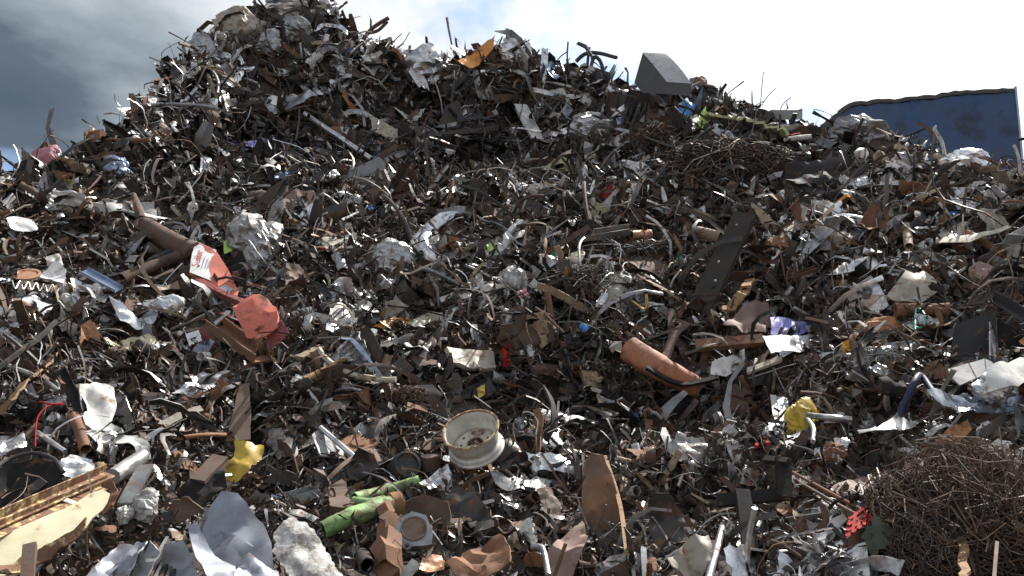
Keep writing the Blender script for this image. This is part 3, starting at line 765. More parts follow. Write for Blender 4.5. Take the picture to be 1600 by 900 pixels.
# --- drum, discs, tray, flaps around the rim
t, d = thing('small_drum', 'drum', 'small black round drum lying with its end showing', 636, 726, .30, basis((.35, -.85, .35)), 'the small black drum')
u = 21 * d / FPX
link('shell', new_mesh('shell', *lathe([(u, .2 * u), (u * 1.12, -.4 * u), (u * 1.15, -1.6 * u), (u * 1.08, -1.6 * u), (u * .9, .1 * u)], 32), 35), 'charcoal', t)
link('end_plate', new_mesh('end_plate', *lathe([(u * 1.0, .22 * u), (u * .82, .24 * u), (u * .76, .05 * u), (u * .2, .02 * u), (.01 * u, .06 * u), (.01 * u, -.1 * u), (u * .9, -.1 * u)], 32), 35), 'dark_steel', t)
t, d = thing('rusty_disc', 'disc', 'rust brown round plate lying behind the curved flap', 560, 694, .22, basis((.05, -.55, .83)), 'the rust brown disc')
u = 27 * d / FPX
link('plate', new_mesh('plate', *lathe([(u, 0), (u, .08 * u), (.5 * u, .06 * u), (.42 * u, .16 * u), (.01 * u, .16 * u), (.01 * u, 0)], 36), 35), 'rust', t)
t, d = thing('short_cylinder', 'cylinder', 'short rusty cylinder standing right of the small drum', 673, 724, .24, basis((0, -.3, .95)), 'the short rusty cylinder')
u = 15 * d / FPX
link('wall', new_mesh('wall', *lathe([(u, -.6 * u), (u, .8 * u), (.9 * u, .84 * u), (.86 * u, -.6 * u)], 28), 35), 'rust_dark', t)
link('lid', new_mesh('lid', *lathe([(.87 * u, .72 * u), (.87 * u, .76 * u), (.01 * u, .8 * u), (.01 * u, .7 * u)], 28), 35), 'dark_steel', t)
sheet('grey_tray', 'tray', 'flat pale grey tray with small dark spots', [(487, 680), (502, 668), (552, 708), (532, 716), (500, 712)], 'grey_paint', BR, .26, .012, .01, 7, 0, phrase='the pale grey tray')
bar('steel_tube', 'tube', 'straight grey tube lying along the pale grey tray', [(500, 668, .34), (555, 715, .34)], 8, 'silver', 'rod')
sheet('curved_flap', 'sheet', 'dark curled steel flap with a brown edge', [(520, 755), (545, 725), (572, 704), (590, 712), (592, 732), (570, 748), (545, 760)], 'dark_steel', SH, .3, .008, .03, 9, .1, curl=.3, smooth=40, phrase='the dark curled flap')
bar('bent_strip', 'strip', 'brown grey bent strip beside the dark curled flap', [(510, 752, .36), (542, 722, .4), (578, 703, .4), (592, 722, .36)], 8, 'brown', 'flat')
sheet('dark_sheet', 'sheet', 'smooth dark slate sheet above the wheel rim', [(636, 604), (675, 602), (707, 632), (700, 650), (668, 646)], 'charcoal', MID, .2, cr=.02, smooth=40, phrase='the dark slate sheet')
bar('wood_strip', 'strip', 'brown strip lying left of the wheel rim', [(636, 632, .26), (668, 642, .26)], 11, 'rust', 'flat')
sheet('folded_sheet', 'sheet', 'tall folded black steel sheet right of the green pipes', [(692, 770), (705, 752), (740, 765), (768, 800), (776, 832), (742, 850), (705, 830)], 'dark_steel', (-.2, -.8, .55), .36, .008, .09, 9, .1, phrase='the folded black sheet')
sheet('folded_sheet', 'sheet', 'crumpled shiny grey sheet behind the green pipe end', [(655, 752), (695, 732), (706, 745), (690, 768), (665, 772)], 'silver', BR, .34, cr=.09)
sheet('torn_sheet', 'sheet', 'rusty brown torn sheet right of the cast housing', [(635, 790), (665, 772), (700, 785), (712, 830), (680, 870), (672, 820)], 'rust_dark', SH, .3, cr=.06)
sheet('torn_sheet', 'sheet', 'rust orange crushed box sheet at the bottom edge', [(695, 880), (735, 855), (785, 838), (800, 870), (802, 905), (730, 915)], 'rust', (.2, -.7, .65), .4, .01, .06, 9, .2, folds=1, phrase='the rusty crushed sheet')
sheet('copper_scrap', 'scrap', 'small shiny copper coloured crumpled plate', [(660, 872), (690, 868), (694, 890), (655, 892)], 'copper', BR, .42, cr=.06)
sheet('rusty_shard', 'sheet', 'tall pointed rust brown plate standing upright', [(915, 720), (925, 709), (943, 712), (955, 740), (968, 790), (981, 868), (960, 885), (930, 868), (908, 820), (910, 770)], 'rust_plate', (-.25, -.93, .28), .45, .014, .055, 8, .14, smooth=20, phrase='the tall rusty plate')
bar('plate_edge', None, None, [(945, 712, .5), (968, 785, .5), (980, 868, .5)], 6, 'wood', 'flat', parent=[o for o in C.objects if o.name == 'rusty_shard'][0], mask=False)
sheet('torn_sheet', 'sheet', 'tan torn sheet with pale corner left of the tall plate', [(838, 765), (860, 765), (876, 790), (872, 830), (856, 820)], 'brown', MID, .32, cr=.05)
sheet('torn_sheet', 'sheet', 'grey brown rumpled sheet at the foot of the tall plate', [(850, 870), (880, 830), (912, 808), (915, 850), (895, 900), (855, 905)], 'mauve_brown', MID, .36, cr=.1)
sheet('dark_plate', 'sheet', 'dark dented steel plate right of the tall rusty plate', [(1014, 786), (1040, 785), (1090, 820), (1075, 850), (1030, 865), (1015, 830)], 'dark_steel', (.1, -.8, .5), .36, cr=.05, phrase='the dark dented plate')
sheet('dented_sheet', 'sheet', 'dull silver rumpled sheet at the bottom edge', [(1040, 880), (1070, 850), (1105, 842), (1112, 870), (1095, 905), (1045, 905)], 'beige', MID, .4, cr=.09, smooth=45)
bar('bent_tube', 'tube', 'grey tube hooking down at the bottom edge', [(832, 855, .5), (848, 858, .52), (857, 900, .48)], 9, 'silver', 'rod')
bar('bent_tube', 'tube', 'grey bent tube standing below the steel frame', [(1107, 905, .4), (1122, 850, .46), (1130, 820, .42)], 10, 'grey_metal', 'rod', phrase='the grey bent tube')
# --- clear crumpled sheet
sheet('clear_sheet', 'sheet', 'crumpled translucent grey sheet lying in the dark hollow', [(1045, 690), (1062, 676), (1100, 682), (1112, 700), (1098, 715), (1086, 732), (1062, 716)], 'clear_plastic', MID, .3, cr=.10, jag=.3, detail=16, seed=31, phrase='the translucent sheet')
# --- black steel frame
t, d = thing('welded_bracket', 'frame', 'black welded steel frame of flat bars standing upright', 1180, 780, .4, None, 'the black steel frame')
for nm, pts, w in (('upright', [(1223, 716, .85), (1226, 778, .52)], 20), ('crossbar', [(1120, 782, .6), (1236, 771, .62)], 17), ('leg', [(1160, 766, .8), (1172, 862, .4)], 20), ('top_bar', [(1195, 718, .80), (1232, 722, .86)], 9)):
    bar(nm, None, None, pts, w, 'black', 'flat', hpx=8, parent=t, upv=(0, -.85, .5) if nm != 'crossbar' else (0, -.95, .3))
bar('steel_rod', 'rod', 'upper of two brown rods lying past the steel frame', [(1238, 738, .4), (1400, 826, .4)], 5, 'rust', 'rod', phrase='the two brown rods')
bar('steel_rod', 'rod', 'lower of two brown rods lying past the steel frame', [(1232, 744, .38), (1330, 800, .4), (1398, 832, .38)], 5, 'brown', 'rod')
# --- red crate, brown sheet with spring, wire bale
t, d = thing('plastic_crate', 'crate', 'broken red plastic crate with square mesh holes', 1345, 815, .42, None, 'the red mesh crate')
for i in range(5): bar('upright', None, None, [(1323 + i * 9, 838 - i * 6, .52), (1328 + i * 9, 808 - i * 8, .52)], 3.5, 'red', 'flat', parent=t, mask=False)
for i in range(4): bar('crossbar', None, None, [(1322 + i * 1.6, 838 - i * 9, .525), (1362 + i * 1.5, 812 - i * 10, .525)], 3.5, 'red', 'flat', parent=t, mask=False)
sheet('side_wall', None, None, [(1362, 800), (1384, 790), (1398, 782), (1392, 800), (1388, 822), (1372, 812)], 'red', MID, .5, .008, .05, parent=t)
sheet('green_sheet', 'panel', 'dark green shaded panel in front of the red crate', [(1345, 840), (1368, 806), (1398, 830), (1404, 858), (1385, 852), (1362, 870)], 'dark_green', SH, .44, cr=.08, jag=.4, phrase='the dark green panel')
sheet('bent_sheet', 'sheet', 'mauve brown bent sheet behind the zigzag spring', [(1300, 760), (1330, 742), (1395, 742), (1395, 768), (1360, 772), (1340, 790), (1310, 785)], 'mauve_brown', MID, .3, cr=.05, smooth=45, phrase='the mauve sheet by the spring')
def zigzag(name, label, a, b, amp, n, w, m, lift, phrase=None):
    MASK.append(np.array([(a[0] - 4, min(a[1], b[1]) - amp - 2), (b[0] + 4, min(a[1], b[1]) - amp - 2), (b[0] + 4, max(a[1], b[1]) + amp + 2), (a[0] - 4, max(a[1], b[1]) + amp + 2)], float))
    a, b = np.array(a, float), np.array(b, float); t_ = (b - a) / np.linalg.norm(b - a); nn = np.array([-t_[1], t_[0]])
    pts = []
    for i in range(n * 2 + 1):
        pts.append(tuple(a + (b - a) * i / (2 * n) + nn * amp * (1 if i % 2 else -1)) + (lift,))
    bar(name, 'spring', label, pts, w, m, 'rod', sub=6, phrase=phrase, mask=False, sides=6)
zigzag('zigzag_spring', 'pale zigzag upholstery spring lying on the mauve sheet', (1336, 772), (1376, 738), 9, 3, 2.4, 'beige', .46, 'the pale zigzag spring')
zigzag('zigzag_spring', 'pale grey zigzag spring lying on the far left slope', (18, 444), (94, 452), 6, 6, 1.8, 'grey_metal', .3, 'the far zigzag spring')
zigzag('zigzag_spring', 'dark zigzag spring by the orange rusty strip', (525, 352), (556, 362), 5, 4, 2.2, 'dark_steel', .28)
def tangle(name, cat, label, px, py, rpx, n, wpx, m, ry=.7, lift=.1, depth=.6, L=1.0, seed=1, phrase=None, curl=.5, mask=False, parent=None, n_seg=0, block=False, grav=0.0):
    """A clump of wires: every wire is a thin swept tube."""
    rg = np.random.default_rng(seed)
    p0, _, d = P(px, py, lift); r = rpx * d / FPX; w = wpx * d / FPX
    B = np.array(basis((0, -.75, .66)))
    parts = []
    for i in range(n):
        c = rg.normal(0, .42, 3); c /= max(1, np.linalg.norm(c))
        if block: c = rg.uniform(-1, 1, 3); c[2] = abs(c[2]) ** .5
        c *= (r, r * ry, r * depth)
        v = rg.normal(0, 1, 3); v /= np.linalg.norm(v); pts = [c]; k = n_seg or int(rg.integers(6, 10))
        ax = rg.normal(0, 1, 3); ax /= np.linalg.norm(ax)
        for j in range(k):
            v = v + np.cross(ax, v) * curl + rg.normal(0, .22, 3); v /= np.linalg.norm(v)
            q = pts[-1] + v * r * L * rg.uniform(.15, .3)
            v = v - np.array((0, grav, 0)); v /= np.linalg.norm(v)
            e = q / np.array((r, r * ry, r * depth)); en = np.linalg.norm(e) if not block else (np.abs(e) ** 5).sum() ** .2
            if en > 1.15: v = v - 1.4 * q / np.linalg.norm(q); v /= np.linalg.norm(v); q = q / en * 1.15
            pts.append(q)
        parts.append(sweep(np.array(pts), circ(w * rg.uniform(.22, .5), 3), True, 0))
    V, T = join(parts)
    o = link(name, new_mesh(name, V @ B.T, T), m, None, p0, label, cat, None)
    if parent: adopt(o, parent)
    if phrase: hero(phrase, px, py)
    return o
lump('bale_core', 'bale', 'dark compressed brown mass inside the wire bale', [(1408, 725), (1520, 725), (1520, 940), (1408, 940)], 'rust_dark', lift=.06, crease=.12)
lump('bale_core', 'bale', 'dark compressed mass inside the second wire bale', [(1490, 725), (1640, 725), (1640, 960), (1490, 960)], 'rust_dark', lift=.04, crease=.12)
tangle('wire_bale', 'wire', 'dense block of matted dark brown wire at the foot of the heap', 1448, 838, 60, 620, 2.1, 'bale_wire', 1.45, .55, .55, 1.1, 3, 'the dense wire bale', .22, n_seg=16, block=True, grav=.10)
tangle('wire_bale', 'wire', 'second block of matted wire behind the splintered wood strips', 1572, 812, 72, 720, 2.1, 'bale_wire', 1.4, .5, .55, 1.1, 4, None, .22, n_seg=16, block=True, grav=.14)
tangle('bale_fibre', 'wire', 'ragged root like fibres hanging down the bale faces', 1520, 800, 105, 160, 2.4, 'bale_wire', .8, .75, .6, 1.3, 19, None, .06, n_seg=12, grav=.35)
tangle('bale_strand', 'wire', 'long loose strands trailing over the bale tops', 1500, 760, 95, 70, 1.7, 'wire_brown', .7, .8, .6, 1.5, 15, None, .1, n_seg=16)
bar('splintered_wood', 'wood', 'split tan wooden strip bent over the wire bale', [(1497, 735, .75), (1530, 760, .8), (1565, 790, .76), (1598, 830, .7)], 15, 'wood', 'flat', wob=.006, twist=.5, hpx=6, taper=(1.1, .5), phrase='the split wooden strip')
bar('splintered_wood', 'wood', 'upright tan splintered strip hanging down the wire bale', [(1505, 745, .78), (1512, 790, .8), (1503, 835, .76), (1507, 905, .7)], 14, 'wood', 'flat', wob=.006, twist=.4, hpx=6, taper=(1.1, .6), phrase='the hanging wood strip')
bar('hooked_tube', 'tube', 'grey brown tube hooked over the wire bale', [(1418, 783, .72), (1440, 755, .78), (1470, 737, .76), (1494, 740, .72)], 5, 'beige', 'rod')
bar('flat_strip', 'slat', 'thin brown slat standing in front of the wire bale', [(1558, 846, .8), (1553, 905, .8)], 4, 'brown', 'flat')
tangle('wire_nest', 'wire', 'large tangle of rusty rebar wire below the olive strip', 1140, 262, 100, 420, 2.2, 'bale_wire', .55, .3, .35, 1.3, 6, 'the rusty wire tangle', .3)
tangle('wire_nest', 'wire', 'smaller tangle of reddish wire left of the big tangle', 1035, 215, 46, 220, 2.0, 'bale_wire', .7, .25, .35, 1.2, 7, 'the small wire tangle', .35)
tangle('wire_nest', 'wire', 'clump of rusty wire among bags in mid slope', 905, 440, 58, 170, 2.0, 'mixed_wire', .6, .22, .3, 1.2, 8, 'the mid slope wire clump', .35)
tangle('wire_nest', 'wire', 'loose silver wire clump beside the black plank', 1010, 395, 46, 110, 1.9, 'mixed_wire', .6, .22, .3, 1.2, 9, None, .4)
tangle('mesh_clump', 'wire', 'fuzzy grey clump of fine mesh by the amber lens', 1375, 562, 46, 260, 1.5, 'grey_metal', .45, .25, .3, 1.1, 10, 'the fuzzy grey mesh clump', .3)
tangle('wire_nest', 'wire', 'twist of thin wire around the left white scrap', 70, 500, 40, 90, 1.9, 'mixed_wire', .6, .2, .3, 1.2, 12, None, .4)
tangle('wire_nest', 'wire', 'rusty brush of wire above the dark slate sheet', 635, 622, 38, 150, 1.8, 'wire_brown', .6, .22, .3, 1.1, 13, None, .35)
tangle('wire_nest', 'wire', 'grey wire tangle near the crest', 865, 160, 32, 100, 1.8, 'mixed_wire', .7, .2, .3, 1.1, 14, None, .35)
# --- bottom left: cream trough, black tub, car panels
t, d = thing('cream_trough', 'trough', 'cream painted trough panel with heavily rusted flanges', 80, 820, .5, None, 'the cream trough')
sheet('panel', None, None, [(-40, 862), (0, 842), (80, 803), (160, 765), (172, 772), (160, 797), (135, 824), (105, 842), (60, 858), (25, 892), (-40, 925)], 'cream', (.40, -.66, .64), .52, .012, .004, 9, .12, parent=t, smooth=30)
for a_, b_, w in (((-40, 836, .62), (172, 741, .62), 17), ((-40, 851, .60), (172, 758, .60), 15)):
    bar('top_flange', None, None, [a_, b_], w, 'cream_rust', 'angle', hpx=13, parent=t, upv=(.2, -.6, .77))
sheet('lower_lip', None, None, [(-30, 905), (10, 893), (60, 862), (105, 840), (140, 822), (138, 836), (108, 855), (66, 880), (20, 905), (-30, 925)], 'cream_rust', (.1, -.8, .58), .56, .012, .03, 10, .2, parent=t)
sheet('end_flap', None, None, [(160, 762), (176, 752), (188, 772), (178, 792), (160, 808), (166, 785)], 'rust', (-.1, -.8, .5), .58, .008, .06, 7, .2, parent=t)
bar('rusty_stake', 'stake', 'short dark rusty stake standing before the cream trough', [(42, 910, .66), (47, 852, .66)], 15, 'rust_dark', 'flat', hpx=8, phrase='the rusty stake')
sheet('black_tub', 'tub', 'big black plastic tub with a flared rim', [(-25, 745), (5, 722), (48, 709), (82, 716), (98, 736), (70, 762), (30, 782), (-25, 790)], 'black', (-.05, -.75, .62), .52, .012, .01, 10, 0, dome=-.22, smooth=50, phrase='the black tub')
bar('tub_rim', None, None, [(-22, 745, .58), (5, 722, .60), (48, 708, .60), (82, 716, .59), (99, 738, .58)], 5, 'charcoal', 'rod', parent=[o for o in C.objects if o.name == 'black_tub'][0], mask=False)
t, d = thing('car_bonnet', 'car panel', 'large smooth silver car panel folded into sharp creases', 345, 850, .5, None, 'the folded silver car panel')
sheet('main_skin', None, None, [(318, 900), (316, 838), (330, 800), (347, 783), (372, 790), (392, 815), (412, 830), (424, 860), (432, 940), (330, 940)], 'car_silver', (.15, -.72, .66), .58, .008, .05, 11, .03, dome=.10, smooth=24, parent=t, seed=3)
sheet('folded_wing', None, None, [(293, 825), (305, 822), (335, 868), (366, 888), (368, 905), (320, 905), (305, 870)], 'car_silver', (.45, -.55, .7), .6, .008, .026, 10, .03, smooth=40, parent=t)
sheet('side_skin', None, None, [(245, 905), (270, 868), (296, 858), (312, 905), (300, 940), (240, 940)], 'car_silver', (-.2, -.75, .6), .52, .008, .05, 10, .03, smooth=35, parent=t)
sheet('upright_fold', None, None, [(320, 793), (331, 793), (333, 858), (314, 825)], 'car_silver', (-.6, -.6, .4), .56, .008, .01, 6, 0, smooth=35, parent=t)
sheet('tail_skin', None, None, [(366, 896), (385, 870), (410, 878), (436, 890), (440, 940), (360, 940)], 'car_silver', (.4, -.6, .68), .6, .008, .06, 10, .03, smooth=35, parent=t)
for i, (o_px, m) in enumerate((([(112, 925), (150, 880), (188, 846), (208, 850), (178, 888), (150, 925)], 'car_silver'), ([(150, 925), (185, 880), (214, 846), (232, 852), (212, 885), (186, 925)], 'car_silver'), ([(186, 925), (214, 882), (238, 848), (250, 862), (232, 900), (218, 925)], 'grey_paint'))):
    sheet('folded_skin', 'sheet', ('leftmost of three silver grey bent strips by the car panel', 'middle one of three silver grey bent strips by the car panel', 'duller grey strip, nearest of three to the car panel')[i], o_px, m, ((.3, -.6, .74), (.05, -.7, .7), (-.3, -.75, .55))[i], .54, .008, .055, 12, .05, smooth=20, phrase='the silver panel strips' if i == 1 else None)
for i in range(6):
    bar('thin_lamella', 'strip', ('first', 'second', 'third', 'fourth', 'fifth', 'sixth')[i] + ' thin sheet edge of the fan, counted from the grey strips', [(222 + i * 9, 910, .5), (262 + i * 5, 842 + i * 4, .46)], 4, ('grey_metal', 'dark_steel')[i % 2], 'flat', hpx=8, group='fan of thin sheet edges', mask=False)
sheet('plaster_roll', 'roll', 'white flaking insulation roll beside the silver car panel', [(425, 842), (445, 826), (470, 832), (500, 862), (535, 905), (500, 940), (455, 915), (432, 880)], 'flaky_white', (.35, -.62, .7), .54, .012, .05, 22, .12, dome=.10, phrase='the white flaking roll')
sheet('brown_flap', 'sheet', 'curled brown steel sheet above the silver car panel', [(238, 812), (275, 782), (305, 780), (318, 795), (285, 822), (250, 828)], 'brown', SH, .42, .008, .06, 9, .1, curl=.2, smooth=40, phrase='the curled brown sheet')
lump('crumpled_cloth', 'sheet', 'crumpled white plastic wad beside the cream trough', [(208, 795), (225, 782), (238, 768), (246, 792), (240, 812), (212, 812)], 'flaky_white', lift=.46, phrase='the white plastic wad')
bar('steel_strip', 'strip', 'grey flat strip end right of the cream trough', [(195, 788, .5), (228, 728, .5)], 20, 'grey_metal', 'flat', hpx=5)
bar('steel_strip', 'strip', 'shiny grey bent tube end above the cream trough', [(176, 745, .5), (222, 714, .5)], 22, 'silver', 'rod')
sheet('black_bin', 'sheet', 'black folded sheet with a bent lip below the yellow sheet', [(268, 770), (300, 745), (350, 732), (355, 762), (320, 785), (290, 790)], 'black', MID, .4, cr=.06, phrase='the black folded sheet')
bar('wood_plank', 'plank', 'weathered grey brown plank end by the yellow sheet', [(308, 752, .44), (345, 714, .44)], 24, 'brown', 'flat', hpx=6)
# --- upper left of the foot: white sheets, angle bar, pipe
sheet('crumpled_sheet', 'panel', 'bright white crumpled sheet metal panel beside the black angle bar', [(122, 608), (150, 596), (178, 603), (182, 635), (175, 660), (190, 672), (150, 675), (132, 668), (125, 635)], 'white', (.42, -.66, .62), .36, .008, .05, 12, .1, phrase='the bright white crumpled panel')
sheet('crumpled_sheet', 'panel', 'shaded grey side sheet right of the bright white panel', [(180, 622), (196, 618), (210, 650), (205, 668), (186, 660)], 'grey_metal', SH, .3)
sheet('rolled_sheet', 'sheet', 'white rolled sheet bent below the bright white panel', [(126, 672), (160, 670), (198, 680), (215, 680), (232, 700), (236, 722), (222, 715), (200, 692), (150, 690)], 'white', BR, .4, cr=.06, phrase='the white rolled sheet')
bar('angle_bar', 'angle bar', 'black angle bar leaning left of the bright white panel', [(92, 578, .36), (128, 645, .34)], 14, 'black', 'angle', hpx=10, phrase='the black angle bar')
bar('steel_pipe', 'pipe', 'rusty pipe end below the black angle bar', [(116, 650, .28), (134, 702, .34)], 15, 'rust', 'pipe')
bar('wood_branch', 'pole', 'brown splintered pole on the left slope', [(2, 645, .3), (30, 610, .34), (95, 548, .3)], 12, 'wood', 'flat', wob=.01, phrase='the brown splintered pole')
bar('steel_tube', 'tube', 'grey tube sloping down at the left edge', [(2, 568, .3), (60, 590, .3), (92, 612, .3)], 7, 'grey_metal', 'rod')
bar('steel_tube', 'tube', 'bright tube stub above the black tub', [(58, 676, .36), (102, 706, .36)], 7, 'silver', 'rod')
bar('red_cable', 'cable', 'thin red cable hanging left of the black angle bar', [(100, 632, .4), (75, 635, .42), (58, 655, .44), (55, 698, .4)], 2, 'red', 'rod', mask=False, phrase='the thin red cable')
bar('red_cable', 'cable', 'short red cable over the dark debris by the angle bar', [(62, 628, .4), (82, 632, .42), (98, 630, .4)], 3, 'red', 'rod', mask=False)
sheet('crinkled_sheet', 'sheet', 'white crinkled sheet lying right of the black tub', [(85, 725), (110, 710), (145, 716), (152, 738), (125, 745), (95, 738)], 'foil', BR, .36, cr=.08)
sheet('crinkled_sheet', 'sheet', 'grey white crinkled sheet at the left edge above the tub', [(-10, 690), (15, 680), (38, 672), (42, 698), (10, 710), (-10, 715)], 'foil', BR, .34, cr=.08)
bar('bark_strip', 'strip', 'upright grey brown torn strip above the yellow sheet', [(372, 690, .3), (382, 600, .46)], 30, 'brown', 'flat', hpx=5, taper=(1.1, .45), wob=.008, phrase='the upright torn strip')
bar('orange_tube', 'tube', 'thin rust orange tube lying left of the torn strip', [(278, 685, .3), (318, 680, .32), (352, 680, .3)], 7, 'rust_orange', 'rod')
sheet('cream_crumple', 'sheet', 'pale yellow crumpled sheet on the left slope', [(160, 532), (190, 527), (240, 530), (250, 538), (225, 548), (190, 557), (168, 550)], 'cream', BR, .26, cr=.1, jag=.2, phrase='the pale yellow crumpled sheet')
# --- left upper slope
sheet('white_plate', 'sheet', 'dented white plate right of the far zigzag spring', [(58, 428), (85, 415), (103, 425), (100, 440), (78, 448), (60, 442)], 'white_clean', BR, .24, cr=.05, phrase='the dented white plate')
sheet('white_plate', 'sheet', 'patchy white plate above the dented white plate', [(72, 400), (92, 396), (100, 412), (88, 422), (74, 414)], 'white', BR, .24, cr=.05)
sheet('white_strip', 'strip', 'white flat strip below the grey blue panel', [(108, 440), (118, 437), (165, 455), (162, 461), (112, 450)], 'white_clean', BR, .24)
bar('folded_strip', 'panel', 'grey blue folded strip sloping left of the dark pipe', [(130, 424, .26), (186, 454, .26)], 15, 'blue_grey', 'channel', hpx=5, phrase='the grey blue strip')
t, d = thing('copper_disc', 'disc', 'small copper brown round lid on the left slope', 42, 430, .22, basis((.1, -.6, .8)), 'the copper brown lid')
u = 18 * d / FPX
link('lid', new_mesh('lid', *lathe([(u, 0), (u, .12 * u), (.8 * u, .14 * u), (.75 * u, .06 * u), (.01 * u, .06 * u), (.01 * u, 0)], 30), 35), 'copper', t)
sheet('pale_tub', 'tub', 'pale blue white dented tub at the far left', [(8, 352), (22, 340), (50, 346), (60, 362), (35, 366), (15, 364)], 'white_clean', BR, .24, dome=.2, phrase='the pale tub')
sheet('crumpled_foil', 'sheet', 'long white crumpled foil sheet behind the machine arm', [(130, 318), (170, 303), (200, 310), (240, 318), (246, 345), (215, 350), (180, 336), (140, 330)], 'white', BR, .22, cr=.08, phrase='the long white foil sheet')
bar('steel_hoop', 'hoop', 'thin round wire hoop left of the machine arm', [(176, 362, .3), (180, 348, .32), (194, 344, .32), (207, 352, .32), (207, 368, .3), (194, 374, .3), (178, 366, .3)], 2, 'dark_steel', 'rod', mask=False)
lump('hanging_plastic', 'sheet', 'wrinkled dark plastic hanging right of the red tray', [(360, 345), (385, 330), (425, 345), (438, 375), (420, 395), (385, 392), (365, 420), (358, 380)], 'dull_silver', lift=.3, phrase='the wrinkled plastic bundle')
sheet('black_bag', 'bag', 'shiny black wrinkled bag below the wrinkled plastic bundle', [(352, 405), (378, 395), (390, 420), (384, 452), (362, 440)], 'black', MID, .28, cr=.12)
sheet('rusty_sheet', 'sheet', 'broad rusty brown sheet above mid slope', [(412, 318), (440, 300), (490, 300), (498, 316), (470, 326), (430, 330)], 'mauve_brown', MID, .22, cr=.05, phrase='the broad brown sheet')
sheet('tan_flap', 'sheet', 'tan folded flap right of the crushed red tank', [(448, 420), (468, 416), (484, 432), (478, 470), (458, 468), (444, 440)], 'brown', MID, .3, cr=.06, folds=1, phrase='the tan folded flap')
bar('steel_pole', 'pole', 'long brown pole lying low on the slope', [(476, 594, .3), (542, 562, .34), (606, 536, .3)], 10, 'wood', 'rod', phrase='the long brown pole')
bar('black_wire', 'cable', 'long thin black cable running across the whole mid slope', [(425, 396, .34), (470, 430, .34), (560, 468, .34), (660, 485, .34), (740, 506, .34), (800, 518, .32)], 2.6, 'black', 'rod', mask=False, phrase='the long black cable')
bar('wood_strip', 'strip', 'short tan wood strip beside the flange disc', [(468, 560, .3), (503, 542, .3)], 13, 'tan', 'flat', hpx=6)
# --- mid slope
lump('crumpled_drum', 'drum', 'crushed silver ribbed drum in mid slope', [(585, 390), (605, 378), (635, 388), (645, 410), (630, 428), (595, 430), (582, 412)], 'dull_silver', lift=.28, phrase='the crushed silver drum')
sheet('white_crumple', 'sheet', 'bright white ragged sheet left of the ochre scrap', [(512, 452), (545, 442), (580, 452), (600, 462), (575, 470), (540, 468)], 'foil', BR, .26, cr=.12, jag=.3, phrase='the white ragged sheet')
sheet('beige_sheet', 'sheet', 'pale beige bent sheet right of the ochre scrap', [(640, 500), (668, 487), (690, 490), (700, 515), (690, 520), (670, 503), (655, 513)], 'beige', BR, .24, phrase='the pale beige bent sheet')
sheet('patterned_block', 'block', 'flaking tan and grey block right of the beige sheet', [(695, 552), (720, 545), (770, 553), (775, 575), (740, 582), (705, 575)], 'beige', MID, .26, th=.04, cr=.05, phrase='the flaking block')
bar('white_bag', 'bag', 'white twisted plastic bag over the mid slope', [(812, 345, .34), (800, 360, .34), (785, 382, .34), (768, 396, .3)], 15, 'white_clean', 'rod', taper=(.5, 1), wob=.02, phrase='the white twisted bag', sides=7)
sheet('lime_scrap', 'scrap', 'lime green plastic scrap beside the white twisted bag', [(760, 384), (770, 376), (778, 378), (775, 392), (762, 396)], 'lime', MID, .36, phrase='the lime green scrap')
lump('white_wad', 'bag', 'white scrunched plastic bag in mid slope', [(782, 428), (800, 416), (820, 424), (826, 445), (815, 460), (792, 458), (780, 444)], 'flaky_white', lift=.28, phrase='the scrunched white bag')
sheet('pink_scrap', 'scrap', 'tiny pink scrap under the scrunched white bag', [(806, 458), (822, 450), (825, 462), (812, 466)], 'pink', MID, .34)
lump('cream_bag', 'bag', 'cream yellow plastic bag with torn top', [(888, 408), (900, 402), (910, 394), (920, 405), (918, 420), (900, 424), (888, 418)], 'cream', lift=.3, phrase='the cream plastic bag')
sheet('green_bag', 'bag', 'small teal green bag scrap left of the cream bag', [(860, 395), (868, 391), (872, 404), (862, 406)], 'teal', MID, .3)
bar('blue_rag', 'rag', 'blue twisted rag above the green bag scrap', [(856, 366, .3), (864, 382, .3), (870, 388, .28)], 9, 'blue', 'flat', twist=1, phrase='the blue rag')
bar('grey_beam', 'beam', 'grey punched channel beam with open broken end', [(912, 374, .28), (985, 363, .3)], 24, 'grey_metal', 'channel', hpx=10, phrase='the grey punched beam', upv=(0, -.6, .8))
bar('copper_tube', 'tube', 'short copper coloured tube at the grey beam end', [(986, 368, .3), (1016, 366, .3)], 15, 'copper', 'pipe')
bar('copper_tube', 'tube', 'tan pipe lying left of the black plank top', [(1070, 360, .26), (1125, 372, .28)], 21, 'tan', 'pipe', phrase='the tan pipe')
sheet('red_rag', 'rag', 'dark red rag hanging in the shade above the grey beam', [(938, 300), (955, 292), (960, 312), (945, 326), (938, 318)], 'red', MID, .24, cr=.12, phrase='the dark red rag')
sheet('grey_cover', 'sheet', 'dull grey creased cover beside the dark red rag', [(915, 345), (930, 315), (948, 322), (948, 345)], 'olive', SH, .26)
sheet('grey_cover', 'sheet', 'dark wrinkled cover above the blue rag', [(800, 318), (825, 305), (858, 328), (850, 345), (815, 345)], 'charcoal', MID, .24, cr=.08)
bar('red_strip', 'strip', 'red plastic strip on the slope above the crumpled drum', [(497, 387, .3), (520, 390, .3)], 8, 'red', 'flat', phrase='the red plastic strip')
bar('red_rope', 'rope', 'red rope hanging right of the flaking block', [(791, 536, .3), (790, 552, .32), (786, 572, .3)], 5, 'red', 'rod', wob=.02, mask=False, phrase='the red rope')
bar('orange_strip', 'strip', 'orange rusty strip by the dark zigzag spring', [(535, 362, .26), (575, 372, .26)], 12, 'rust_orange', 'flat')
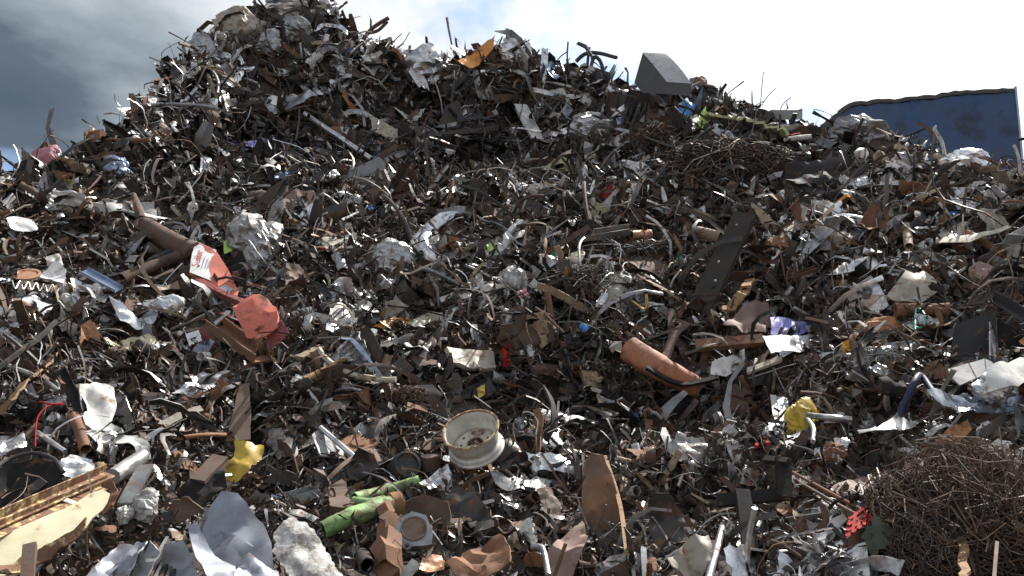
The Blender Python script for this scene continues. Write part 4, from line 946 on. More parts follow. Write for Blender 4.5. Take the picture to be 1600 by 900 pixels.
bar('green_wire', 'wire', 'loop of green wire right of the crushed beige box', [(1430, 515, .4), (1432, 482, .42), (1445, 492, .42), (1442, 510, .4), (1428, 512, .38)], 3, 'teal', 'rod', mask=False, phrase='the green wire loop')
bar('red_hook', 'hook', 'small bright red hook right of the translucent sheet', [(1182, 698, .34), (1184, 684, .36), (1194, 682, .36), (1199, 694, .34)], 5, 'red', 'rod', mask=False, phrase='the red hook')
for px, py, m, lb in ((966, 636, 'teal', 'tiny green scrap in the dark hollow'), (992, 650, 'blue', 'tiny blue scrap in the dark hollow'), (655, 437, 'blue', 'small bright blue scrap on white sheet'), (580, 325, 'blue', 'small blue scrap below the bent bin'),
                      (1165, 478, 'indigo', 'dark blue scrap behind the black plank'), (865, 430, 'red', 'small dark red scrap by the cream bag'), (1062, 405, 'teal', 'pale green scrap left of the black plank'), (1100, 398, 'teal', 'dark green scrap beside the black plank'),
                      (545, 78, 'blue', 'blue scrap high near the crest'), (1490, 335, 'blue', 'small blue scrap on the right slope')):
    w = rnd.uniform(5, 8)
    sheet('coloured_scrap', 'scrap', lb, [(px - w, py - w * .5), (px + w * .4, py - w * .8), (px + w, py + w * .3), (px - w * .3, py + w * .7)], m, MID, .26, cr=.12, mask=False)
# --- upper slope
bar('chrome_pole', 'pole', 'long straight chrome pole sloping down the shaded face', [(476, 178, .4), (580, 249, .4)], 9, 'silver', 'rod', phrase='the chrome pole')
sheet('steel_bin', 'bin', 'bent grey steel bin half open below the chrome pole', [(530, 285), (545, 268), (592, 252), (602, 258), (606, 285), (590, 308), (560, 305)], 'grey_paint', (.1, -.78, .6), .34, .01, .02, 8, 0, curl=.12, smooth=40, phrase='the bent grey bin')
bar('bin_edge', None, None, [(592, 250, .42), (602, 258, .42), (607, 288, .4)], 5, 'silver', 'flat', parent=[o for o in C.objects if o.name == 'steel_bin'][0], mask=False)
sheet('rusty_rag', 'sheet', 'rust orange torn sheet right of the bent grey bin', [(632, 262), (645, 256), (656, 272), (652, 300), (642, 310), (634, 290)], 'rust_orange', MID, .3, cr=.09, phrase='the rust orange torn sheet')
sheet('rusty_rag', 'sheet', 'brown torn sheet just left of the rust orange torn sheet', [(613, 258), (628, 250), (634, 270), (622, 285), (612, 272)], 'brown', MID, .28, cr=.09)
bar('blue_tube_scrap', 'tube', 'short bright blue tube on the upper slope', [(418, 284, .3), (450, 272, .3)], 9, 'blue', 'rod', phrase='the short blue tube')
sheet('rounded_shell', 'panel', 'pale grey rounded panel near the crest', [(638, 112), (645, 104), (655, 107), (668, 130), (672, 142), (660, 144)], 'white', (.45, -.65, .6), .34, .01, .02, 6, 0, phrase='the pale rounded panel')
bar('punched_board', 'panel', 'long pale plate with holes leaning high on the slope', [(812, 164, .34), (840, 218, .34)], 22, 'white', 'flat', hpx=4, phrase='the pale punched plate', upv=(.3, -.75, .6))
sheet('orange_sheet', 'sheet', 'bright orange crumpled sheet just under the crest', [(705, 112), (712, 98), (735, 86), (745, 78), (772, 67), (770, 80), (752, 92), (740, 106), (720, 116)], 'orange', MID, .42, cr=.05, jag=.15, phrase='the bright orange sheet')
lump('crest_bundle', 'sheet', 'shiny white crumpled metal bundle on the summit', [(418, 20), (425, 2), (450, -8), (490, -8), (512, 10), (515, 28), (480, 30), (445, 28)], 'foil', lift=.1, phrase='the white summit bundle')
lump('crest_bundle', 'bundle', 'grey dented box metal left of the summit', [(346, 55), (350, 22), (372, 14), (398, 22), (400, 55), (372, 68)], 'beige', lift=.1)
lump('crest_bundle', 'sheet', 'creased grey sheet under the white summit bundle', [(440, 40), (470, 26), (486, 38), (482, 60), (455, 66)], 'grey_metal', lift=.2)
lump('red_bundle', 'bundle', 'crumpled faded red bundle on the left skyline', [(50, 256), (58, 236), (78, 228), (88, 230), (86, 250), (70, 262)], 'pink', lift=.22, phrase='the faded red bundle')
lump('blue_grey_bundle', 'bundle', 'crinkled blue grey bundle low on the left skyline', [(158, 258), (175, 245), (195, 252), (196, 270), (175, 278), (160, 272)], 'blue_grey', lift=.2, phrase='the blue grey bundle')
sheet('hanging_white_sheet', 'sheet', 'white sheet hanging on the shaded left face', [(312, 240), (322, 236), (334, 262), (328, 282), (314, 276)], 'foil', BR, .28, cr=.08, phrase='the hanging white sheet')
sheet('blue_rag_sheet', 'sheet', 'dark blue sheet edge right of the hanging white sheet', [(360, 228), (400, 216), (408, 224), (385, 236), (362, 236)], 'indigo', MID, .26)
lump('silver_bundle', 'bundle', 'big silver crushed bundle at the right shoulder of the slope', [(890, 200), (905, 180), (940, 192), (968, 205), (970, 225), (935, 225), (905, 218)], 'dull_silver', lift=.28, phrase='the silver crushed bundle')
sheet('blue_white_sheet', 'sheet', 'blue white wrinkled sheet near the crest', [(842, 108), (858, 95), (880, 97), (884, 112), (870, 124), (852, 120)], 'blue_grey', BR, .26, cr=.1, phrase='the blue white wrinkled sheet')
sheet('ochre_mat', 'sheet', 'ochre torn mat in the shaded hollow', [(845, 262), (865, 248), (900, 252), (915, 264), (890, 275), (860, 274)], 'olive', MID, .22, cr=.08, jag=.3, phrase='the ochre mat')
sheet('block_bale', 'block', 'dark ribbed square block in the shaded hollow', [(686, 195), (695, 168), (718, 162), (726, 190), (715, 205), (690, 205)], 'charcoal', (.1, -.85, .5), .3, th=.05, cr=.03, phrase='the dark square block')
# tubes against the sky
bar('sky_tube', 'tube', 'dark bent tube pointing out over the crest', [(900, 96, .05), (915, 84, .05), (935, 83, .05), (963, 90, .05)], 6, 'charcoal', 'rod', mask=False, phrase='the dark tube on the crest')
bar('sky_tube', 'tube', 'dark tube loop standing below the crest tube', [(922, 112, .05), (928, 90, .08), (938, 96, .08), (946, 122, .05)], 6, 'charcoal', 'rod', mask=False)
bar('sky_tube', 'tube', 'brown bent bar end sticking up right of the summit', [(567, 62, .05), (582, 44, .05), (607, 28, .05)], 6, 'rust_dark', 'rod', mask=False, phrase='the brown bar on the crest')
bar('sky_tube', 'tube', 'second brown bar crossing under the crest bar', [(573, 52, .05), (590, 48, .05), (605, 34, .05)], 5, 'rust_dark', 'rod', mask=False)
bar('sky_rod', 'rod', 'thin brown rod sticking out left of the summit', [(280, 68, .05), (318, 78, .05), (372, 88, .05)], 4, 'wood', 'rod', mask=False, phrase='the rod left of the summit')
bar('sky_rod', 'rod', 'thin dark rod above the brown rod', [(309, 45, .05), (330, 70, .05)], 3, 'black', 'rod', mask=False)
for k, (a_, b_) in enumerate((((258, 97), (282, 116)), ((268, 92), (292, 112)))):
    bar('jutting_strip', 'slat', ('lower', 'upper')[k] + ' of two dark slats jutting from the left crest', [(*a_, .03), (*b_, .03)], 7, 'charcoal', 'flat', mask=False)
for k, (a_, b_, c_) in enumerate((((1188, 168), (1190, 140), (1193, 112)), ((1190, 165), (1200, 150), (1212, 138)), ((1215, 185), (1222, 165), (1236, 152)), ((620, 78), (632, 64), (640, 50)), ((1297, 205), (1299, 180), (1270, 170)))):
    bar('sky_wire', 'wire', ('thin upright wire on the right crest', 'thin wire beside the upright crest wire', 'thin slanted wire above the grey boxes', 'thin wire right of the summit', 'thin bent wire left of the blue skip')[k], [(*a_, .03), (*b_, .03), (*c_, .03)], 1.3, 'dark_steel', 'rod', mask=False)
# --- olive strip, blue bag, right crest
bar('olive_strip', 'strip', 'long lime olive bent sheet strip on the right crest', [(1102, 180, .3), (1130, 184, .34), (1165, 188, .34), (1195, 198, .34), (1230, 210, .3)], 13, 'olive', 'flat', wob=.02, hpx=4, phrase='the olive strip')
sheet('olive_flap', 'sheet', 'short lime olive flap at the end of the olive strip', [(1088, 188), (1098, 172), (1104, 190), (1096, 204)], 'lime', BR, .3)
sheet('blue_bag', 'bag', 'blue and white plastic bag under the black box', [(1058, 172), (1072, 155), (1092, 148), (1088, 165), (1076, 182), (1062, 186)], 'blue', BR, .24, cr=.12, phrase='the blue plastic bag')
sheet('white_flap', 'sheet', 'white flap hanging below the blue plastic bag', [(1078, 182), (1088, 178), (1092, 202), (1082, 206)], 'white', BR, .26)
lump('rag_bundle', 'bundle', 'round brown bundle on the crest beside the black box', [(1082, 138), (1086, 122), (1096, 120), (1102, 134), (1098, 146)], 'brown', lift=.05)
lump('rag_bundle', 'bundle', 'broad dark sheet beside the round brown bundle', [(1095, 152), (1105, 134), (1122, 132), (1120, 152)], 'charcoal', lift=.08)
bar('grey_box', 'box', 'long grey crushed box on the right crest', [(1208, 178, .05), (1250, 178, .05)], 15, 'grey_paint', 'flat', hpx=14, phrase='the grey box on the crest')
bar('grey_box', 'box', 'pale flat box below the long grey box', [(1215, 200, .1), (1262, 198, .1)], 15, 'silver', 'flat', hpx=8)
bar('red_rail', 'rail', 'pale rail with a red stripe below the grey boxes', [(1225, 218, .2), (1268, 214, .2)], 8, 'white', 'rod')
bar('red_strip', 'strip', 'short red strip on the pale rail', [(1233, 211, .24), (1250, 208, .24)], 4, 'red', 'flat', mask=False)
for k, o_px in enumerate(([(1224, 262), (1285, 250), (1346, 248), (1350, 262), (1290, 268), (1228, 276)], [(1228, 278), (1292, 269), (1350, 264), (1352, 280), (1300, 287), (1240, 292)], [(1222, 284), (1262, 288), (1312, 300), (1308, 314), (1262, 306), (1226, 300)])):
    sheet('ribbed_sheet', 'sheet', ('upper', 'middle', 'lower')[k] + ' of three dark draped sheets on the right shoulder', o_px, 'charcoal', (.1, -.75, .65), .26, .008, .07, 12, .1, phrase='the dark draped sheets' if k == 1 else None)
lump('silver_cluster', 'sheet', 'bright silver crumpled cluster below the blue skip', [(1478, 250), (1500, 236), (1538, 244), (1546, 262), (1520, 275), (1485, 272)], 'foil', lift=.2, phrase='the bright silver cluster')
lump('silver_cluster', 'sheet', 'long white crumpled sheet left of the silver cluster', [(1335, 290), (1350, 276), (1362, 284), (1356, 304), (1338, 306)], 'foil', lift=.24)
lump('draped_sheet', 'sheet', 'grey draped crumpled sheet in front of the skip corner', [(1305, 225), (1318, 200), (1350, 188), (1372, 207), (1385, 218), (1360, 235), (1325, 240)], 'grey_metal', lift=.05, crease=.32, phrase='the draped grey sheet')
sheet('brown_roll', 'sheet', 'stack of brown rusty curled sheets on the right slope', [(1340, 350), (1355, 328), (1385, 335), (1392, 350), (1368, 366), (1350, 372)], 'rust', MID, .3, cr=.08, curl=.2, phrase='the brown curled sheets')
bar('brown_pipe', 'pipe', 'rusty bent pipe on the far right slope', [(1512, 364, .3), (1540, 380, .32), (1562, 395, .3)], 10, 'rust', 'pipe', phrase='the rusty bent pipe')
bar('brown_pipe', 'pipe', 'second rusty pipe meeting the bent pipe', [(1560, 398, .3), (1580, 384, .32), (1605, 380, .3)], 12, 'rust', 'pipe')
bar('brown_pipe', 'pipe', 'short tan pipe stub standing on the right slope', [(1420, 385, .34), (1416, 355, .34)], 12, 'tan', 'pipe')
bar('brown_pipe', 'pipe', 'curved rusty pipe below the blue skip', [(1438, 318, .26), (1460, 312, .28), (1490, 322, .26)], 9, 'rust', 'pipe')
sheet('white_crumpled_box', 'box', 'white crushed box lid on the right slope', [(1350, 404), (1355, 382), (1372, 390), (1396, 388), (1394, 402), (1375, 410)], 'white_clean', BR, .28, cr=.07, phrase='the white crushed box lid')
bar('pale_plate', 'plate', 'long pale grey plate leaning on the right slope', [(1215, 375, .28), (1260, 342, .3)], 20, 'beige', 'flat', hpx=4, phrase='the pale grey leaning plate')
sheet('pale_square', 'plate', 'small square pale plate on the right slope', [(1302, 424), (1325, 405), (1341, 412), (1325, 432)], 'white', BR, .28, cr=.02, phrase='the pale square plate')
lump('rusty_bundle', 'bundle', 'orange brown torn bundle below the crushed beige box', [(1345, 520), (1360, 505), (1395, 500), (1415, 515), (1400, 530), (1365, 530)], 'rust_orange', lift=.28, phrase='the orange torn bundle')
bar('tan_root', 'wood', 'tan splintered root end right of the black plank', [(1135, 485, .28), (1160, 460, .34), (1172, 436, .36)], 15, 'wood', 'flat', wob=.015, phrase='the tan splintered root')
lump('maroon_wad', 'bundle', 'dull maroon folded bundle above the dark cabinet', [(1520, 450), (1530, 418), (1545, 410), (1552, 430), (1545, 455), (1528, 462)], 'mauve_brown', lift=.3, phrase='the maroon bundle')

# --- black speaker cabinet on the crest, with the black box under it
def prism(out_px, n, ext, lift, dist=None):
    p0, B, L, d = plane_pts(out_px, n, lift, dist=dist)
    W_ = np.array([B @ Vector((x, y, 0)) + p0 for x, y in L]); k = len(W_); e = np.array(ext)
    V = np.vstack([W_, W_ + e]); F = [tuple(range(k)), tuple(range(2 * k - 1, k - 1, -1))]
    for i in range(k): j = (i + 1) % k; F.append((i, i + k, j + k, j))
    return p0, V, F
t, d = thing('speaker_cabinet', 'speaker', 'dark grey wedge shaped speaker cabinet tilted on the skyline', 1025, 128, .05, None, 'the speaker cabinet')
out = [(1004, 83), (991, 129), (1003, 145), (1040, 147), (1042, 129)]
p0, V, F = prism(out, (-.80, -.50, .10), (.335, -.15, -.10), 0, dist=14.2)
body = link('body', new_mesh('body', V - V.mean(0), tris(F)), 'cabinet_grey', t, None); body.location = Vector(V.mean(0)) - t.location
a_, b_ = V[0], V[4]; e = np.array((.335, -.15, -.10)); nrm = np.cross(b_ - a_, e); nrm /= np.linalg.norm(nrm); nrm *= math.copysign(1, nrm[2])
Q = []
for k in range(7):
    f = k / 6; bulge = .05 * math.sin(f * math.pi)
    Q += [a_ + (b_ - a_) * f + nrm * (.004 + bulge * .3), a_ + (b_ - a_) * f + e + nrm * (.004 + bulge)]
Q = np.array(Q); T = tris([(2 * k, 2 * k + 1, 2 * k + 3, 2 * k + 2) for k in range(6)])
V2, T2 = shell(Q - Q.mean(0), T, .02)
tp = link('top_panel', new_mesh('top_panel', V2, T2, 30), 'cabinet_top_lit', t, None); tp.location = Vector(Q.mean(0)) - t.location
sheet('black_box', 'box', 'black open box wedged under the speaker cabinet', [(975, 165), (982, 140), (1048, 146), (1045, 162), (1030, 178), (985, 185)], 'black', (-.2, -.9, .4), .12, .015, .01, 5, 0, phrase='the black box')
bar('pale_strip', 'strip', 'pale edge strip along the black box top', [(980, 140, .16), (1048, 146, .16)], 3, 'silver', 'flat', mask=False)
for k in range(4):
    bar('ribbed_strip', 'strip', ('leftmost of four dark ribs', 'second of four dark ribs, from the left', 'third of four dark ribs, from the left', 'rightmost of four dark ribs')[k] + ' curving below the black box', [(985 + k * 9, 150 + k, .2), (978 + k * 9, 175, .3), (968 + k * 8, 205, .26)], 6, ('charcoal', 'black')[k % 2], 'half', mask=False)
sheet('blue_scrap_sheet', 'sheet', 'pale blue sheet under the dark ribs', [(962, 185), (980, 178), (984, 188), (966, 194)], 'blue_grey', BR, .26)

# --- the blue skip behind the right shoulder
SK = 15.2
def at_y(px, py, Y):
    d = ray(px, py); return np.array(EYE + d * (Y / d.y))
t = bpy.data.objects.new('blue_skip', None); C.objects.link(t)
tl, tr_, bl, br = at_y(1308, 166, SK + .5), at_y(1584, 139, SK - .1), at_y(1292, 262, SK + .5), at_y(1594, 268, SK - .1)
zb = min(bl[2], br[2]) - .55; bl[2] = br[2] = zb
t.location = Vector((bl + br) / 2)
tag(t, 'rusted blue steel skip with wavy torn top edge standing behind the heap', 'skip'); hero('the blue skip', 1450, 200)
rg = np.random.default_rng(4); ns = 30; front = []
lefttop = at_y(1299, 190, SK + .5)
for i in range(ns + 1):
    f = i / ns
    top = tl + (tr_ - tl) * f; bot = bl + (br - bl) * f
    top = top + np.array((0, 0, .022 * noise.noise(Vector((i * .8, 2.2, 0))) + .05 * noise.noise(Vector((i * .23, 5.1, 0))) + rg.normal(0, .008) + .03 * math.sin(f * 3.1) - (.13 * max(0, .10 - f) / .10)))
    for g in np.linspace(0, 1, 9):
        p = bot + (top - bot) * g; p = p + np.array((0, rg.normal(0, .012) + .03 * math.sin(f * 9 + g * 4), 0)); front.append(p)
front = np.array(front); ctr = np.array(t.location)
Tq = tris([(i * 9 + g, (i + 1) * 9 + g, (i + 1) * 9 + g + 1, i * 9 + g + 1) for i in range(ns) for g in range(8)])
V, T = shell(front - ctr, Tq, .03)
link('side_wall', new_mesh('side_wall', V, T, 30), 'skip_blue', t)
topedge = np.array([front[i * 9 + 8] for i in range(ns + 1)]) - ctr
V, T = sweep(topedge + np.array((0, -.01, -.02)), [(-.04, -.045), (.03, -.045), (.03, .025), (-.04, .025)], True, 0, 0, 1 + .25 * rg.random(ns + 1), (0, 0, 1))
link('top_rail', new_mesh('top_rail', V, T), 'dark_steel', t)
dep = np.array((.75, 2.2, 0)); depl = np.array((-.1, 2.2, 0))
for nm, a_, b_, dv in (('end_wall', br - ctr, tr_ - ctr, dep), ('end_wall', bl - ctr, tl - ctr + np.array((0, 0, -.18)), depl)):
    Q = np.array([a_, a_ + dv, b_ + dv, b_]); V, T = shell(Q, tris([(0, 1, 2, 3)]), .03)
    link(nm, new_mesh(nm, V, T), 'skip_blue', t)
Q = np.array([bl - ctr + depl, br - ctr + dep, tr_ - ctr + dep, tl - ctr + depl]); V, T = shell(Q, tris([(0, 1, 2, 3)]), .03)
link('side_wall', new_mesh('side_wall', V, T), 'skip_blue', t)
Q = np.array([bl - ctr, br - ctr, br - ctr + dep, bl - ctr + depl]) + np.array((0, 0, .05)); V, T = shell(Q, tris([(0, 1, 2, 3)]), .03)
link('floor_plate', new_mesh('floor_plate', V, T), 'rust_dark', t)
V, T = sweep(np.array([br - ctr + (.015, -.03, 0), tr_ - ctr + (.015, -.03, .03)]), [(-.018, -.018), (.018, -.018), (.018, .018), (-.018, .018)], True, 0, 0, None, (0, 1, 0))
link('corner_post', new_mesh('corner_post', V, T), 'blue_grey', t)
V, T = sweep(np.array([bl - ctr + (0, -.03, .03), br - ctr + (0, -.03, .55)]), [(-.05, -.04), (.05, -.04), (.05, .04), (-.05, .04)], True, 0, 0, None, (0, 0, 1))
link('bottom_rail', new_mesh('bottom_rail', V, T), 'rust_dark', t)
bar('post_wire', 'bracket', 'small dark bracket right of the blue skip', [(1592, 218, .05), (1606, 216, .05)], 4, 'black', 'rod', mask=False)


# ------------------------------------------------------------------ loose scrap: a small library of pieces
def outline(rg, asp, k=7, rough=.35):
    a = np.sort(rg.uniform(0, math.tau, k)) ; a = (np.arange(k) + rg.uniform(-.35, .35, k)) * math.tau / k
    r = 1 - rg.uniform(0, rough, k)
    return np.column_stack([np.cos(a) * r * .5, np.sin(a) * r * .5 * asp])
def rect_outline(rg, asp):
    P_ = np.array([(-.5, -.5 * asp), (.5, -.5 * asp), (.5, .5 * asp), (-.5, .5 * asp)])
    P_ = P_ + rg.normal(0, .06, P_.shape)
    if rg.random() < .6:
        i = rg.integers(4); a, b, c = P_[i - 1], P_[i], P_[(i + 1) % 4]
        P_ = np.insert(np.delete(P_, i, 0), i, [b + (c - b) * rg.uniform(.2, .6)], 0); P_ = np.insert(P_, i, [b + (a - b) * rg.uniform(.2, .6)], 0)
    return P_
def g_plate(rg, lo=False):
    V2, T = cdt(rect_outline(rg, rg.uniform(.35, .9)) if rg.random() < .6 else outline(rg, rg.uniform(.45, 1)), .3 if not lo else .5, rg, .05)
    V = np.column_stack([V2, crumple_h(V2, 1, rg, 2) * rg.uniform(.01, .05)])
    for _ in range(rg.integers(0, 3)): V = fold(V, rg, 10, 75)
    return shell(V, T, .016) if not lo else (V, T)
def g_crumple(rg, lo=False):
    V2, T = cdt(outline(rg, rg.uniform(.4, .9), 9, .5) if rg.random() < .45 else rect_outline(rg, rg.uniform(.25, .7)), .095 if not lo else .27, rg, .05)
    V = np.column_stack([V2, crumple_h(V2, .8, rg, 4) * rg.uniform(.07, .15)])
    for _ in range(rg.integers(1, 4)): V = fold(V, rg, 25, 100)
    return shell(V, T, .010) if not lo else (V, T)
def g_buckle(rg, lo=False):
    """A torn piece of body sheet: ragged outline, broad bends, a few sharp dents and turned edges."""
    o = rect_outline(rg, rg.uniform(.22, .75)) if rg.random() < .75 else outline(rg, rg.uniform(.35, .7), 10, .5)
    V2, T = cdt(o, .085, rg, .06)
    h = crumple_h(V2, 1.1, rg, 3) * rg.uniform(.05, .11) + crumple_h(V2, .35, rg, 2) * .018
    a = rg.uniform(0, math.tau); d = V2 @ np.array([math.cos(a), math.sin(a)])
    h = h + rg.uniform(-.6, .6) * d ** 2 + rg.choice([-1, 1]) * rg.uniform(.3, 1.4) * np.clip(d - rg.uniform(.1, .3), 0, None)
    V = np.column_stack([V2, h])
    if rg.random() < .6: V = fold(V, rg, 20, 80)
    return shell(V, T, .008)
def g_pleat(rg, lo=False):
    """A sheet crushed into rough parallel pleats, fanned and bent."""
    nx, ny = (22, 6) if not lo else (9, 3)
    u, v = np.meshgrid(np.linspace(0, 1, nx), np.linspace(0, 1, ny), indexing='ij'); f = rg.uniform(2.5, 6)
    ph = u * f * math.pi * 2 + 1.5 * np.sin(v * 4 + u * 3 + rg.uniform(0, 6)) + 1.5 * np.sin(u * 6 + v * 2 + rg.uniform(0, 6))
    z = tri_wave(ph) * rg.uniform(.03, .08) * (.4 + v); x = (u - .5) * (rg.uniform(.5, 1) + rg.uniform(0, .5) * v); y = (v - .5) * rg.uniform(.5, 1.1)
    z = z + rg.uniform(-.5, .5) * (v - .5) ** 2 + rg.uniform(-.4, .4) * u * v
    V = np.column_stack([x.ravel(), y.ravel(), z.ravel()]) + rg.normal(0, .012, (nx * ny, 3))
    T = tris([(i * ny + j, (i + 1) * ny + j, (i + 1) * ny + j + 1, i * ny + j + 1) for i in range(nx - 1) for j in range(ny - 1)])
    V /= np.ptp(V, axis=0).max(); V = fold(V, rg, 15, 70)
    return shell(V, T, .010) if not lo else (V, T)
def g_wad(rg, lo=False):
    n = 10 if not lo else 6
    V, T = [], []
    k = n * 2
    for i in range(n + 1):
        ph = math.pi * i / n
        for j in range(k):
            th = math.tau * j / k + rg.normal(0, .08); V.append((math.sin(ph) * math.cos(th), math.sin(ph) * math.sin(th), math.cos(ph)))
    V = np.array(V)
    r = .5 + .16 * crumple_h(V[:, :2] + V[:, 2:] * .7, 1.2, rg, 4) + rg.normal(0, .035, len(V))
    V = V * r[:, None] * (1, rg.uniform(.6, .95), rg.uniform(.4, .7))
    for i in range(n):
        for j in range(k):
            a, b, c, d = i * k + j, i * k + (j + 1) % k, (i + 1) * k + (j + 1) % k, (i + 1) * k + j
            T += [(a, d, c), (a, c, b)]
    return V, np.array(T, dtype=np.int32)
def curve(rg, n, bend, wob):
    p = np.zeros(3); v = np.array([1., 0, 0]); ax = rg.normal(0, 1, 3); ax[2] *= 1.2; ax /= np.linalg.norm(ax); out = [p]
    for i in range(n - 1):
        v = v + np.cross(ax, v) * bend + rg.normal(0, wob, 3); v /= np.linalg.norm(v); out.append(out[-1] + v / (n - 1))
    out = np.array(out); out -= (out.max(0) + out.min(0)) / 2
    return out / max(.35, np.ptp(out, axis=0).max())
def g_strip(rg, lo=False):
    w = rg.uniform(.05, .2); n = 10 if not lo else 5
    return sweep(curve(rg, n, rg.choice([.02, .12, .3]) * (10 / n), .05), [(-w / 2, -.008), (w / 2, -.008), (w / 2, .008), (-w / 2, .008)], True, 0, rg.normal(0, .8), rg.uniform(.75, 1.15, n), (0, 0, 1))
def g_shred(rg, lo=False):
    """A torn curved ribbon of sheet: ragged width, arched section, bent along its length."""
    n = 11 if not lo else 6; w = rg.uniform(.12, .42); t = np.linspace(0, 1, n)
    wd = (.35 + .65 * np.sin(math.pi * np.clip(t * rg.uniform(.7, 1.1) + rg.uniform(0, .2), 0, 1))) * rg.uniform(.72, 1.2, n)
    if rg.random() < .5: wd[-1] *= .3
    k = 3 if not lo else 2; ar = rg.uniform(-.45, .45)
    x = np.linspace(-.5, .5, k + 1); prof = [(w * a, w * ar * (1 - 4 * a * a)) for a in x]
    p = curve(rg, n, rg.choice([.04, .12, .25, .4]) * (11 / n) * .8, .10 * (11 / n) ** .5)
    if lo:
        V = []; u = np.array([0, 0, 1.]); tg = np.gradient(p, axis=0); tg /= np.linalg.norm(tg, axis=1, keepdims=True) + 1e-9; tw = rg.normal(0, .9)
        for i in range(n):
            u = u - tg[i] * (u @ tg[i]); u /= np.linalg.norm(u) + 1e-9; q_ = np.cross(tg[i], u); a = tw * t[i]
            uu, ww = u * math.cos(a) + q_ * math.sin(a), q_ * math.cos(a) - u * math.sin(a)
            for b, c in prof: V.append(p[i] + (ww * b + uu * c) * wd[i])
        V = np.array(V) + rg.normal(0, .012, (len(V), 3)); m = k + 1
        return V, tris([(i * m + j, (i + 1) * m + j, (i + 1) * m + j + 1, i * m + j + 1) for i in range(n - 1) for j in range(k)])
    V, T = sweep(p, prof, False, .012, rg.normal(0, .9), wd, (0, 0, 1))
    nz = rg.normal(0, .014, (len(V) // 2, 3)); K = 2 * len(prof); h = len(prof)
    V = V.reshape(n, K, 3); V = V + np.repeat(rg.normal(0, .014, (n, 1, h, 3)), 2, 1).reshape(n, K, 3)
    return V.reshape(-1, 3), T
def g_long(rg, lo=False):
    w = rg.uniform(.022, .07); n = 9
    return sweep(curve(rg, n, rg.choice([.03, .1, .2, .35]), .13), [(-w / 2, 0), (0, w * rg.uniform(-.4, .4)), (w / 2, 0), (0, -.004)], True, 0, rg.normal(0, 1.2), rg.uniform(.5, 1.25, n), (0, 0, 1))
def g_curl(rg, lo=False):
    n = 16 if not lo else 9; w = rg.uniform(.15, .4); a = np.linspace(0, rg.uniform(3, 7), n)
    r = .3 + .05 * a; p = np.column_stack([r * np.cos(a), a * rg.uniform(0, .06), r * np.sin(a)])
    return sweep(p - p.mean(0), [(-w / 2, -.01), (w / 2, -.01), (w / 2, .01), (-w / 2, .01)], True, 0, rg.normal(0, .3), None, (1, 0, 0))
def g_pipe(rg, lo=False):
    r = rg.uniform(.06, .15); p = curve(rg, 6, rg.choice([0, 0, .06]), .01); V, T = sweep(p, circ(r, 12), True, r * .12, 0, rg.uniform(.9, 1.1, 6), (0, 0, 1))
    if rg.random() < .4: V[:, 2] *= np.where(V[:, 0] > 0, rg.uniform(.4, .8), 1)
    return V, T
def g_rod(rg, lo=False):
    n = 12 if not lo else 6
    return sweep(curve(rg, n, rg.choice([0, .05, .15, .3]) * (12 / n) * .7, .05), circ(rg.uniform(.012, .03), 6 if not lo else 3), True, 0, 0, None, (0, 0, 1))
def g_wire(rg, lo=False):
    n = 18 if not lo else 9
    return sweep(curve(rg, n, rg.choice([.05, .2, .4]) * (18 / n) * .6, .22), circ(rg.uniform(.006, .011), 4 if not lo else 3), True, 0, 0, None, (0, 0, 1))
def g_angle(rg, lo=False):
    w = rg.uniform(.06, .16); return sweep(curve(rg, 6, rg.choice([0, .03, .1]), .02), [(-w / 2, w * .8), (-w / 2, 0), (w / 2, 0)], False, .012, rg.normal(0, .3), None, (0, 0, 1))
def g_channel(rg, lo=False):
    w = rg.uniform(.12, .26); h = w * rg.uniform(.3, .7); return sweep(curve(rg, 6, rg.choice([0, .04, .12]), .03), [(-w / 2, h), (-w / 2, 0), (w / 2, 0), (w / 2, h)], False, .012, rg.normal(0, .3), rg.uniform(.85, 1.1, 6), (0, 0, 1))
def g_half(rg, lo=False):
    w = rg.uniform(.25, .5); V, T = sweep(curve(rg, 7, rg.choice([0, .05, .12]), .04), circ(w / 2, 9, R(-10), R(rg.uniform(120, 200)), False), False, .012, rg.normal(0, .3), rg.uniform(.8, 1.2, 7), (0, 0, 1))
    return fold(V, rg, 5, 40), T
def g_tin(rg, lo=False):
    r = rg.uniform(.22, .34); prof = [(r * .95, -.5), (r, -.48), (r, -.1), (r * 1.03, -.05), (r, 0), (r, .46), (r * .94, .5), (r * .9, .46), (r * .9, -.42), (.01, -.42), (.01, -.5)]
    V, T = lathe(prof, 18)
    V = V + rg.normal(0, .012, V.shape); d = rg.normal(0, 1, 3); d /= np.linalg.norm(d); k = V @ d; V = V - np.outer(np.clip(k - .12, 0, None) * .75, d)
    return V, T
def g_ring(rg, lo=False):
    r2 = rg.uniform(.2, .4); h = rg.uniform(.05, .2)
    return lathe([(.5, 0), (.5, h), (.46, h * 1.1), (r2, h * .8), (r2, 0)], 24)
def g_box(rg, lo=False):
    a, b = rg.uniform(.4, .8), rg.uniform(.2, .5); P_ = []
    for sx, sy, sz, c in ((1, a, .014, (0, 0, 0)), (1, .014, b, (0, a / 2, b / 2)), (1, .014, b * .9, (0, -a / 2, b * .45)), (.014, a, b * .96, (.5, 0, b * .48))):
        V, T = box(sx, sy, sz, c); P_.append((V, T))
    V, T = join(P_); V = V + rg.normal(0, .012, V.shape)
    V[:, 0] += V[:, 2] * rg.normal(0, .35); V[:, 1] += V[:, 0] * rg.normal(0, .2)
    return V - (0, 0, b / 2), T
